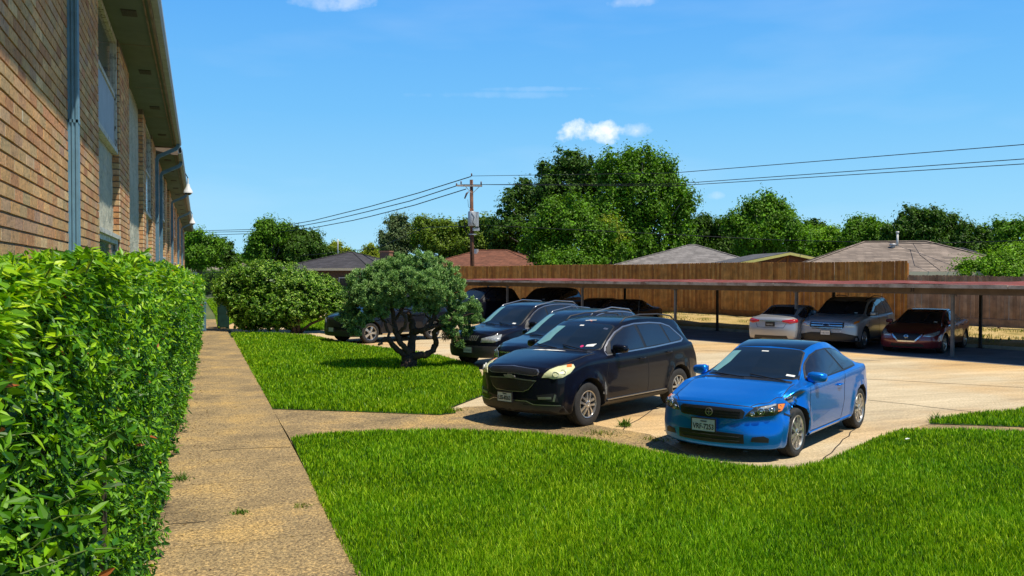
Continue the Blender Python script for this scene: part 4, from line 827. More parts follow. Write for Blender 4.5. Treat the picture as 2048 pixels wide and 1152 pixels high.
def ground():
    b = MB(); b.sheet([(-400, -60), (600, -60), (600, 900), (-400, 900)], -.02); tag(b.build('ground', MATS['far_ground']), kind='structure')
    b = MB(); q = [cp(30.2, -30), cp(30.2, 75), Vector((3.5, 75, 0)), Vector((1.25, 60, 0)), Vector((1.25, -20, 0)), Vector((20, -20, 0))]; b.sheet([(p.x, p.y) for p in q], 0.0); tag(b.build('parking_lot', MATS['lot']), kind='structure')
    b = MB(); q = [cp(25.0, -30), cp(25.0, 75), cp(30.2, 75), cp(30.2, -30)]; b.sheet([(p.x, p.y) for p in q], .004); tag(b.build('carport_shade_sheet', MATS['bay']), kind='structure')  # dark sheet standing in for the roof's shadow
    tag(walk_mesh().build('walkway', MATS['aggregate']), kind='structure')
    b = MB(); q = poly2([(545, 820), (700, 825), (880, 832), (930, 815), (1000, 812), (1180, 850), (1300, 870), (1380, 912), (1310, 908), (1180, 884), (1060, 872), (900, 866), (760, 867), (640, 873), (582, 882)])
    b.sheet([(p.x, p.y) for p in q], .012); tag(b.build('cross_path', MATS['aggregate']), kind='structure')
    b = MB(); q = poly2([(1800, 864), (1850, 850), (1960, 853), (2130, 860), (2700, 885), (2700, 905), (2130, 875), (2048, 868), (1900, 864)]); b.sheet([(p.x, p.y) for p in q], .012); tag(b.build('side_path', MATS['aggregate']), kind='structure')
    for nm, L, z in (('lawn', LAWN_A, .02), ('lawn', LAWN_B, .02), ('lawn', LAWN_C, .018), ('lawn', LAWN_D, .02), ('lawn', LAWN_E, .02)):
        b = MB(); b.sheet([(p.x, p.y) for p in L], z); tag(b.build(nm, MATS['soil']), kind='structure')
    b = MB()
    for pts in ([(417, 902), (450, 899), (490, 897), (530, 895), (580, 894)], [(336, 1048), (370, 1046), (410, 1043)]):
        g = [gp(u, v, .034) for u, v in pts]; b.tube(g, .006, 5, flat=.3)
    tag(b.build('path_crack', MATS['crack']), kind='structure')
    b = MB(); rs = random.Random(12)
    for (ua, va), (ub, vb) in (((1230, 868), (1340, 800)), ((1740, 800), (2048, 835)), ((1500, 745), (2048, 775)), ((930, 738), (700, 694)), ((1720, 850), (1640, 925)), ((1400, 700), (1760, 722))):
        a, c = gp(ua, va, .004), gp(ub, vb, .004); k = max(6, int((c - a).length / .35)); b.tube([a.lerp(c, i / k) + Vector((rs.uniform(-.03, .03), rs.uniform(-.03, .03), 0)) for i in range(k + 1)], .009, 4, flat=.25)
    tag(b.build('lot_joint', MATS['crack']), kind='structure')
    # bank behind the carport
    b = MB(); ns = [30.2, 30.32, 30.34, 31.0, 32.5, 34.3, 36]; zs = [0.0, .0, .13, .26, .36, .42, .42]; ts = [i * 1.0 - 30 for i in range(106)]; vs = []; fs = []; rs = random.Random(2)
    for t_ in ts:
        for n_, z_ in zip(ns, zs): p = cp(n_, t_, z_ + (rs.uniform(-.05, .05) if z_ > .2 else 0)); vs.append(p)
    k = len(ns)
    for i in range(len(ts) - 1):
        for j in range(k - 1): fs.append((i * k + j, (i + 1) * k + j, (i + 1) * k + j + 1, i * k + j + 1))
    b.add(vs, fs); tag(b.build('dirt_bank', MATS['dirt'], smooth=True), kind='structure')
    b = MB()
    for i in range(35): a, c = cp(30.1, -30 + i * 3), cp(30.1, -27.02 + i * 3); b.obox(a, c, .14, -.02, .11)
    tag(b.build('kerb', MATS['kerb']), kind='structure')
def in_poly(P, poly):
    x, y = P[:, 0], P[:, 1]; ins = np.zeros(len(P), bool); n = len(poly); j = n - 1
    for i in range(n):
        xi, yi, xj, yj = poly[i].x, poly[i].y, poly[j].x, poly[j].y
        c = ((yi > y) != (yj > y)) & (x < (xj - xi) * (y - yi) / ((yj - yi) + 1e-12) + xi); ins ^= c; j = i
    return ins
def edge_dist(P, poly):
    d = np.full(len(P), 9.0)
    for i in range(len(poly)):
        a = np.array(poly[i - 1][:2]); c = np.array(poly[i][:2]); ac = c - a; t = np.clip(((P - a) @ ac) / (ac @ ac + 1e-12), 0, 1); d = np.minimum(d, np.linalg.norm(P - a - t[:, None] * ac, axis=1))
    return d
def blades(name, P, h, w, m, z0=.02, lean=.35, rng=RNG, rnd=None, label=None):
    n = len(P); th = rng.uniform(0, 2 * np.pi, n); a = np.stack([np.cos(th), np.sin(th), np.zeros(n)], 1); ph = rng.uniform(0, 2 * np.pi, n); l = np.stack([np.cos(ph), np.sin(ph), np.zeros(n)], 1) * (rng.random(n)[:, None] ** 1.3) * lean * 2
    B = np.stack([P[:, 0], P[:, 1], np.full(n, z0)], 1); H = h[:, None] * np.array([0, 0, 1.0]); W = a * w[:, None]
    V = np.stack([B - W, B + W, B + H * .55 + W * .8 + l * h[:, None] * .35, B + H * .55 - W * .8 + l * h[:, None] * .35, B + H + l * h[:, None]], 1).reshape(-1, 3)
    b = (np.arange(n) * 5)[:, None]; Fc = np.concatenate([b + np.array([[0, 1, 2, 2]]) * 0 + np.array([[0, 1, 2, 3]])], 0)
    T = b + np.array([[3, 2, 4]])
    me = bpy.data.meshes.new(name); me.vertices.add(n * 5); me.vertices.foreach_set('co', V.astype(np.float32).ravel())
    idx = np.concatenate([Fc, T], 1).ravel(); me.loops.add(len(idx)); me.loops.foreach_set('vertex_index', idx.astype(np.int32))
    st = (np.arange(n) * 7)[:, None] + np.array([[0, 4]]); me.polygons.add(n * 2); me.polygons.foreach_set('loop_start', st.ravel().astype(np.int32))
    r = rng.random(n) if rnd is None else rnd
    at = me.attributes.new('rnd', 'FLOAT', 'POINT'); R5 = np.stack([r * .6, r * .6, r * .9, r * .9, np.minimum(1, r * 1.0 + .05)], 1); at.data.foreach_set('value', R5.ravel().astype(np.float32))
    me.update(calc_edges=True); return link(name, me, m)
def scatter(poly, dens, n_try, rng=RNG):
    """random points in the polygon, thinned with distance from the standpoint"""
    xs = [p.x for p in poly]; ys = [p.y for p in poly]; area = (max(xs) - min(xs)) * (max(ys) - min(ys)); n = int(area * dens(0))
    n = min(n, n_try); P = rng.uniform([min(xs), min(ys)], [max(xs), max(ys)], (n, 2)); P = P[in_poly(P, poly)]
    d = np.linalg.norm(P, axis=1); keep = rng.random(len(P)) < np.array(dens(d)) / dens(0); P = P[keep]
    D = P[:, 0] * math.sin(YAW) + P[:, 1] * math.cos(YAW); U = (P[:, 0] * math.cos(YAW) - P[:, 1] * math.sin(YAW)) / np.maximum(D, .1)
    return P[(D > 4.5) & (np.abs(U) < .86)]
def grass():
    def lay(poly, name, label, hh, k=1.0):
        dens = lambda d: k * 7000 / (1 + (np.maximum(d - 7, 0) / 4.5) ** 1.55) if not np.isscalar(d) else k * 7000
        P = scatter(poly, dens, 4000000); d = np.linalg.norm(P, axis=1); n = len(P)
        big = np.sin(P[:, 0] * 1.7 + np.sin(P[:, 1] * 1.3) * 2) * np.cos(P[:, 1] * 1.1 + 1.7 * np.sin(P[:, 0] * .8))
        h = hh * RNG.uniform(.40, 1.35, n) * (1 + .14 * big); e = edge_dist(P, poly); h *= np.clip(.75 + e * 1.5, .75, 1)
        w = (.0032 + .00050 * np.maximum(d - 6, 0)) * RNG.uniform(.7, 1.3, n); r = np.clip(RNG.beta(1.3, 1.5, n) + .08 * big, 0, 1)
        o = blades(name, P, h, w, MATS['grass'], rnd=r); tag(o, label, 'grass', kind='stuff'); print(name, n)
    lay(LAWN_A, 'grass', 'thick green grass filling the near lawn', .066); lay(LAWN_B, 'grass', 'green grass around the juniper beside the walkway', .085)
    lay(LAWN_C, 'grass', 'wedge of grass at the edge of the parking lot', .09); lay(LAWN_D, 'grass', 'grass beside the far end of the walkway', .10); lay(LAWN_E, 'grass', 'grass patch behind the rounded shrub', .12)
    def tuft(pos, r, n, h, m, label, name='weed'):
        rng = np.random.default_rng(int(abs(pos[0] * 97 + pos[1] * 31))); P = rng.normal(size=(n, 2)) * r * .5 + np.array([pos[0], pos[1]])
        rad = np.linalg.norm(P - np.array(pos[:2]), axis=1); o = blades(name, P - np.array(pos[:2]), h * rng.uniform(.4, 1.2, n) * np.exp(-(rad / r) ** 2 * .9), rng.uniform(.003, .007, n) * (1 + h * 5), MATS[m], z0=0, lean=.7, rng=rng); o.location = (pos[0], pos[1], pos[2]); tag(o, label, 'weed', 'weeds in the cracks')
    for u, v, r, n, h, m, l in ((480, 1027, .10, 70, .06, 'weed', 'small weed tuft in the middle of the walkway'), (600, 1013, .12, 50, .05, 'dry_grass', 'sparse weed by the right edge of the walkway'), (1250, 852, .11, 110, .15, 'weed', 'bushy green weed between the black suv and the blue coupe'),
                              (1200, 868, .35, 160, .06, 'dry_grass', 'low yellow weed strip in front of the parked cars'), (1310, 880, .3, 120, .05, 'dry_grass', 'yellow weed at the corner of the blue coupe bay'), (925, 716, .10, 60, .14, 'weed', 'weed at the lawn edge near the ribbed grille suv'),
                              (362, 960, .10, 40, .12, 'weed', 'leafy weed creeping from the hedge foot onto the walkway'), (1873, 843, .12, 80, .16, 'weed', 'tall weed at the tip of the grass wedge'), (905, 822, .25, 150, .08, 'dry_grass', 'thin yellow grass at the lawn corner by the black suv')):
        tuft(gp(u, v, .03 if u < 700 else .012), r, n, h, m, l)
    n = 420; y = RNG.uniform(3, 36, n); x = -.25 + .008 * y + RNG.exponential(.16, n); lo = leaf_cloud('fallen_leaves', np.stack([x, y, np.full(n, .036)], 1), np.array([0, 0, 1.0]) + RNG.normal(size=(n, 3)) * .25, RNG.uniform(.02, .05, n), MATS['dry_leaf'], None, aspect=.5)
    tag(lo, 'dry fallen leaves along the left side of the walkway', 'leaves', kind='stuff')
    # dry bank growth
    n = 16000; tt = RNG.uniform(-8, 50, n); nn = RNG.uniform(30.5, 34.0, n); P = np.stack([CN.x * nn + CD.x * tt, CN.y * nn + CD.y * tt], 1)
    pm = (np.sin(tt * .9) + np.sin(nn * 2.1 + tt * .37)) > .1; P = P[pm]; nn = nn[pm]
    o = blades('bank_grass', P, RNG.uniform(.05, .16, len(P)), RNG.uniform(.008, .016, len(P)), MATS['dry_grass'], z0=.0, lean=.5); co = np.zeros(len(P) * 15, np.float32); o.data.vertices.foreach_get('co', co); co = co.reshape(-1, 3)
    co[:, 2] += np.repeat(np.interp(nn, [30.3, 31, 32.5, 34.3], [.10, .24, .33, .40]), 5); o.data.vertices.foreach_set('co', co.ravel()); o.data.update(); tag(o, 'dry yellow grass on the bank behind the carport', 'grass', kind='stuff')
# ------------------------------------------------------------------ the brick apartment block
XW, ZS, XG = -1.18, 6.12, -.485        # wall face, soffit height, gutter edge
def building_mats():
    m, t, b, o = newmat('brick'); g = N(t, 'ShaderNodeAttribute', attribute_name='rnd'); p = coords(t); f = noise(t, p, 28, 5, .7); f2 = noise(t, p, .7, 3)
    c = ramp(t, [(0, (.44, .19, .085)), (.25, (.62, .34, .135)), (.45, (.48, .33, .16)), (.6, (.58, .26, .12)), (.75, (.72, .43, .18)), (.9, (.44, .25, .16)), (1, (.76, .51, .25))], g.outputs['Fac'])
    c = mixc(t, 1.0, c, ramp(t, [(.3, (.5, .45, .42)), (.48, (1, 1, 1)), (.7, (1.25, 1.2, 1.1))], f), 'MULTIPLY'); t.links.new(mixc(t, 1.0, c, ramp(t, [(.3, (.85, .85, .85)), (.7, (1.1, 1.1, 1.1))], f2), 'MULTIPLY'), b.inputs['Base Color'])
    b.inputs['Roughness'].default_value = .9; bump(t, b, f, .9, .010)
    plain('joint', (.62, .52, .36), .95, vary=.25, scale=20); plain('mortar', (.16, .13, .10), .95, vary=.3, scale=20, bmp=.4)
    m, t, b, o = newmat('stucco'); p = coords(t); f = noise(t, p, 14, 6, .75); f2 = noise(t, p, 2, 4); t.links.new(mixc(t, 1.0, ramp(t, [(.30, (.26, .26, .21)), (.45, (.46, .45, .37)), (.7, (.60, .57, .46))], f), ramp(t, [(.3, (.75, .77, .72)), (.7, (1.05, 1.05, 1))], f2), 'MULTIPLY'), b.inputs['Base Color']); b.inputs['Roughness'].default_value = .9; bump(t, b, f, 1.0, .03)
    m, t, b, o = newmat('peeling'); p = coords(t, (1, 1, .35)); f = noise(t, p, 22, 6, .7); t.links.new(ramp(t, [(.40, (.12, .10, .06)), (.46, (.50, .50, .44)), (.7, (.66, .66, .60))], f), b.inputs['Base Color']); b.inputs['Roughness'].default_value = .8
    plain('soffit', (.11, .15, .12), .9, vary=.16, scale=1.6); plain('vent', (.06, .06, .05), .9); plain('fascia', (.20, .15, .11), .8, vary=.3, scale=3); plain('gutter', (.30, .35, .38), .6, vary=.2, scale=6)
    plain('downpipe', (.14, .27, .36), .5, vary=.18, scale=7, spec=.4); plain('shingle', (.10, .085, .07), .95, vary=.3, scale=30, bmp=.5); plain('old_pane', (.11, .12, .12), .08, 0, 0, .8, vary=.3, scale=2); plain('screen', (.30, .31, .33), .55, vary=.15, scale=3)
    plain('lamp_white', (.72, .73, .72), .4); plain('dark_metal', (.03, .03, .03), .6)
building_mats()
def bricks(segs, z0, z1, rng):
    """real bricks standing 6 mm proud of the mortar: segs = (axis, fixed, a, b); axis 'y' runs along the wall, 'x' on a return"""
    V = []; Fc = []; rn = []; mj = []; bw, bh, jt = .288, .0957, .0135
    for axis, fx, a, b_ in segs:
        L = b_ - a; nz = int((z1 - z0) / bh)
        for k in range(nz):
            z = z0 + k * bh; mj.append((axis, fx, a, b_, z + jt * .2 + .002, z + bh - jt - .002)); off = 0 if k % 2 else -bw / 2; s = off
            while s < L - .005:
                q0, q1 = max(s, 0) + (.006 if s > 0 else 0), min(s + bw, L) - (.006 if s + bw < L else 0)
                if q1 - q0 > .03:
                    pr = .0150 + rng.uniform(-.0015, .0015); za, zb_ = z + jt * .2 + rng.uniform(-.001, .001), z + bh - jt + rng.uniform(-.001, .001); e = .001; tl = rng.uniform(-.0015, .0015)
                    if axis == 'y': P = [(fx - .01, a + q0, za), (fx - .01, a + q1, za), (fx - .01, a + q1, zb_), (fx - .01, a + q0, zb_), (fx + pr + tl, a + q0 + e, za + e), (fx + pr - tl, a + q1 - e, za + e), (fx + pr - tl, a + q1 - e, zb_ - e), (fx + pr + tl, a + q0 + e, zb_ - e)]
                    else: P = [(a + q0, fx + .01, za), (a + q1, fx + .01, za), (a + q1, fx + .01, zb_), (a + q0, fx + .01, zb_), (a + q0 + e, fx - pr, za + e), (a + q1 - e, fx - pr, za + e), (a + q1 - e, fx - pr, zb_ - e), (a + q0 + e, fx - pr, zb_ - e)]
                    b = len(V); V += P; Fc += [(b + 4, b + 5, b + 6, b + 7), (b, b + 1, b + 5, b + 4), (b + 1, b + 2, b + 6, b + 5), (b + 2, b + 3, b + 7, b + 6), (b + 3, b, b + 4, b + 7)]; rn += [rng.random()] * 8
                s += bw
    return V, Fc, rn, mj
def building(name, y0, y1, zs, xg, recess, pipes, label, vents, seed, lower_from=2.1):
    rng = random.Random(seed); G = MATS; root = empty(name, (XW, (y0 + y1) / 2, 0), label=label, cat='building')
    inv = Matrix.Translation((-XW, -(y0 + y1) / 2, 0))
    def fin(mb, nm, m, **k): mb.v = [tuple(inv @ Vector(p)) for p in mb.v]; return mb.build(nm, G[m], root, **k)
    segs = []; core = MB(); c = y0; dep = .11
    for (a, b, kind) in recess:
        core.box((XW - 8, c, 0), (XW, a, zs)); segs.append(('y', XW, c, a)); segs.append(('x', b, XW - dep, XW)); c = b
    core.box((XW - 8, c, 0), (XW, y1, zs)); segs.append(('y', XW, c, y1))
    for (a, b, kind) in recess: core.box((XW - 8, a, 0), (XW - dep - .004, b, zs))
    segs.append(('x', y0, XW - 1.5, XW))
    V, Fc, rn, mj = bricks(segs, lower_from, zs - .01, rng); V = np.array(V) + np.array([-XW, -(y0 + y1) / 2, 0]); np_mesh('brickwork', V, np.array(Fc), rn, G['brick'], root)
    for axis, fx, a, b_, za, zb_ in mj:
        if axis == 'y': core.box((fx, a, za), (fx + .0125, b_, zb_), mi=1)
        else: core.box((a, fx - .0125, za), (b_, fx, zb_), mi=1)
    core.v = [tuple(inv @ Vector(p)) for p in core.v]; core.build('wall', None, root, mats=[G['mortar'], G['joint']])
    b = MB(); b.box((XW - 8, y0, .0), (XW + .012, y1, lower_from - .004)) if 0 else None
    for (a, b_, kind) in recess:
        x = XW - dep - .0; p = MB()
        # stucco panel, hand trowelled
        ny, nz = max(3, int((b_ - a) / .08)), 40; vs = []; fs = []
        for i in range(nz + 1):
            for j in range(ny + 1): vs.append((x + .016 + rng.uniform(-.012, .012), a + (b_ - a) * j / ny, 1.5 + (zs - 1.5) * i / nz))
        for i in range(nz):
            for j in range(ny): fs.append((i * (ny + 1) + j, i * (ny + 1) + j + 1, (i + 1) * (ny + 1) + j + 1, (i + 1) * (ny + 1) + j))
        p.add(vs, fs); fin(p, 'stucco_panel', 'stucco', smooth=False)
        def window(za, zb_, m2='old_pane', half=None, inset=.05, nm='window'):
            f = MB(); xx = x + .02; w_ = .075; ya, yb = a + inset, b_ - inset
            for lo, hi in (((xx, ya, za), (xx + .07, ya + w_, zb_)), ((xx, yb - w_, za), (xx + .07, yb, zb_)), ((xx, ya + w_, zb_ - w_), (xx + .068, yb - w_, zb_)), ((xx, ya + w_, za), (xx + .085, yb - w_, za + w_))): f.box(lo, hi)
            zm = (za + zb_) / 2; f.box((xx, ya + w_, zm - .03), (xx + .055, yb - w_, zm + .03)); fo = fin(f, nm, 'peeling')
            g = MB(); g.box((xx + .01, ya + w_, zm + .03), (xx + .022, yb - w_, zb_ - w_)); g.v = [tuple(inv @ Vector(q)) for q in g.v]; g.build('pane', G['old_pane'], fo)
            g = MB(); g.box((xx + .03, ya + w_, za + w_), (xx + .036, yb - w_, zm - .03)); g.v = [tuple(inv @ Vector(q)) for q in g.v]; g.build('insect_screen', G[m2], fo)
            return fo
        if kind == 'w': window(4.32, zs - .02, 'screen'); window(1.7, 3.0); s_ = MB(); s_.box((x + .01, a + .02, 3.0), (x + .13, b_ - .02, 3.06)); fin(s_, 'window_lintel', 'peeling')
        if kind == 'd': window(3.9, zs - .05, 'old_pane', inset=.1); window(1.7, 3.0)
        if kind == 's': s_ = MB(); s_.box((x + .01, a + .02, 1.5), (x + .11, a + .14, zs - .1)); fin(s_, 'trim_board', 'peeling')
    # soffit, fascia, gutter, roof
    s_ = MB(); s_.box((XW - 8.2, y0 - .35, zs), (xg - .16, y1 + .1, zs + .03)); fin(s_, 'soffit', 'soffit')
    f = MB()
    for k in range(int((y1 - y0) / 3.4)): yy = y0 + 2.2 + k * 3.4; f.box((XW + .01, yy, zs - .004), (xg - .165, yy + .02, zs - .0005))
    f.box((xg - .22, y0 - .34, zs - .02), (xg - .195, y1 + .09, zs - .0005)); fin(f, 'soffit_strip', 'fascia')
    f = MB(); f.box((xg - .155, y0 - .36, zs - .03), (xg - .12, y1 + .12, zs + .17)); f.box((XW - 8.2, y0 - .39, zs - .03), (xg - .12, y0 - .365, zs + .17)); f.box((XW - 8.2, y1 + .125, zs - .03), (xg - .12, y1 + .15, zs + .17)); fin(f, 'fascia', 'fascia')
    g = MB(); pr = [(xg - .118, zs + .15), (xg - .118, zs + .02), (xg - .03, zs + .015), (xg, zs + .075), (xg, zs + .15), (xg - .012, zs + .15), (xg - .012, zs + .08), (xg - .04, zs + .028), (xg - .108, zs + .03), (xg - .108, zs + .15)]
    n = len(pr); vs = [(x, y0 - .38, z) for x, z in pr] + [(x, y1 + .14, z) for x, z in pr]; g.add(vs, [(i, (i + 1) % n, n + (i + 1) % n, n + i) for i in range(n)] + [tuple(range(n)), tuple(range(2 * n - 1, n - 1, -1))]); fin(g, 'gutter', 'gutter')
    r = MB(); r.add([(xg - .03, y0 - .4, zs + .17), (xg - .03, y1 + .16, zs + .17), (XW - 5, y1 + .16, zs + 1.5), (XW - 5, y0 - .4, zs + 1.5), (xg - .03, y0 - .4, zs + .20), (xg - .03, y1 + .16, zs + .20), (XW - 5, y1 + .16, zs + 1.53), (XW - 5, y0 - .4, zs + 1.53)], [(0, 3, 2, 1), (4, 5, 6, 7), (0, 1, 5, 4), (1, 2, 6, 5), (2, 3, 7, 6), (3, 0, 4, 7)]); fin(r, 'roof', 'shingle')
    for y, wv in vents:
        v = MB(); xm = (XW + xg - .16) / 2; v.box((xm - .10, y, zs - .012), (xm + .10, y + wv, zs - .0005)); 
        for k in range(4): v.box((xm - .09 + k * .05, y + .015, zs - .018), (xm - .07 + k * .05, y + wv - .015, zs - .0125))
        fin(v, 'soffit_vent', 'vent')
    for y, bend, ztop in pipes:
        p = MB(); w2, d2 = .062, .048; x = XW + .055
        prof = [(-w2, d2 * .55), (-w2 * .8, d2 * .42), (-w2 * .8, d2 * .2), (-w2, d2 * .08), (-w2, -d2 * .15), (-w2 * .8, -d2 * .28), (-w2 * .8, -d2 * .5), (-w2, -d2 * .62), (-w2, -d2), (w2, -d2), (w2, d2), (w2 * .72, d2), (w2 * .64, d2 * .72), (w2 * .30, d2 * .72), (w2 * .22, d2), (-w2 * .22, d2), (-w2 * .30, d2 * .72), (-w2 * .64, d2 * .72), (-w2 * .72, d2), (-w2, d2)]
        n = len(prof); path = [(x, 0.1), (x, zs - .45)] + ([(x + .04, zs - .36), (xg - .13, zs - .12), (xg - .08, zs - .06), (xg - .08, zs + .02)] if bend else [(x, zs)])
        vs = []; fs = []
        for i, (px, pz) in enumerate(path):
            q = path[min(i + 1, len(path) - 1)]; pq = path[max(i - 1, 0)]; dx_, dz_ = q[0] - pq[0], q[1] - pq[1]; l = math.hypot(dx_, dz_); nx, nz_ = dz_ / l, -dx_ / l
            for a_, b2 in prof: vs.append((px + nx * b2, y + a_, pz + nz_ * b2))
        for i in range(len(path) - 1):
            for k in range(n): fs.append((i * n + k, i * n + (k + 1) % n, (i + 1) * n + (k + 1) % n, (i + 1) * n + k))
        p.add(vs, fs); o = fin(p, 'downspout', 'downpipe')
        q = MB()
        for z in (3.9, 5.3):
            q = MB(); q.box((XW + .008, y - .085, z), (XW + .013, y + .085, z + .03)); q.box((XW + .0135, y - .062, z), (XW + .104, y - .058, z + .03)); q.box((XW + .0135, y + .058, z), (XW + .104, y + .062, z + .03)); q.box((XW + .1045, y - .062, z), (XW + .107, y + .062, z + .03)); q.v = [tuple(inv @ Vector(v)) for v in q.v]; q.build('strap', G['downpipe'], o)
    return root
def eave_lamp(p, label, k=1.0):
    r = empty('eave_lamp', p, label=label, cat='lamp', group='white lamps hanging off the eaves'); r.scale = (k, k, k)
    b = MB(); b.lathe([(.0005, 0), (.02, 0), (.02, -.16), (.045, -.17), (.055, -.24), (.12, -.36), (.13, -.42), (.0005, -.42)], 20); b.build('shade', MATS['lamp_white'], r, smooth=True, angle=40)
    b = MB(); b.tube([(0, 0, 0), (-.05, 0, .10), (-.10, 0, .20)], .015, 6); b.build('bracket', MATS['dark_metal'], r, smooth=True)
    b = MB(); b.lathe([(.10, -.421), (.095, -.45), (.05, -.48), (.0005, -.49)], 16); b.build('lens', MATS['lamp_dark'], r, smooth=True)
def buildings():
    building('apartment_block', -4.0, 26.9, ZS, XG, [(11.9, 14.96, 'w'), (16.9, 21.1, 's'), (22.0, 24.9, 'd')], [(9.25, False, 0), (26.5, True, 0)], 'near brown brick apartment block with peeling tall window and blue downspout', [(9.2, .32), (13.2, .32), (17.0, .32), (20.6, .32), (24.6, .3)], 3)
    rec = []; y = 31.0
    for k in range(9): rec.append((y, y + 3.0, 'wsdwsdwsd'[k])); y += 4.9
    building('apartment_block', 27.6, 76.0, ZS - .17, XG + .02, rec, [(29.2, True, 0), (40.6, True, 0), (52.0, True, 0), (63.0, True, 0)], 'farther brick apartment block past the gap with white lamps at its eave', [(28.6 + 3.1 * k, .32) for k in range(14)], 4)
    eave_lamp((XG + .10, 33.5, ZS - .22), 'larger white bell shaped lamp hanging at the eave nearer the camera', 1.25)
    eave_lamp((XG + .10, 52.5, ZS - .28), 'smaller white lamp hanging at the far end of the eaves', 1.25)
# ------------------------------------------------------------------ hedge, shrub, juniper, trees
def plant_mats():
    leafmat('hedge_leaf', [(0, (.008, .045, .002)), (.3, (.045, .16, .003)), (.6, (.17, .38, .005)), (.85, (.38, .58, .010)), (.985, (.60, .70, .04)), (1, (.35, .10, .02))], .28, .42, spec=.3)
    leafmat('shrub_leaf', [(0, (.016, .055, .003)), (.35, (.065, .18, .006)), (.7, (.19, .37, .018)), (1, (.42, .56, .10))], .25, .45, spec=.3)
    leafmat('juniper_leaf', [(0, (.024, .07, .028)), (.35, (.13, .27, .065)), (.7, (.33, .52, .15)), (1, (.60, .78, .33))], .10, .6, spec=.2)
    leafmat('dead_needle', [(0, (.10, .06, .03)), (1, (.25, .15, .07))], .1, .8)
    for n, s, k in (('tree_dark', (.060, .130, .010), .25), ('tree_mid', (.105, .225, .010), .28), ('tree_bright', (.16, .31, .012), .3), ('tree_olive', (.13, .20, .014), .28), ('tree_grey', (.12, .17, .06), .25), ('tree_yellow', (.24, .29, .016), .3)):
        leafmat(n, [(0, tuple(c * .5 for c in s)), (.5, s), (.85, tuple(c * 1.8 for c in s)), (1, tuple(c * 2.6 for c in s))], k, .5, spec=.25)
    plain('bark', (.085, .055, .038), .95, vary=.45, scale=14, bmp=.8); plain('grey_bark', (.12, .10, .08), .95, vary=.4, scale=6, bmp=.6); plain('twig', (.07, .06, .03), .9, vary=.3); plain('green_stem', (.10, .16, .03), .7, vary=.3)
plant_mats()
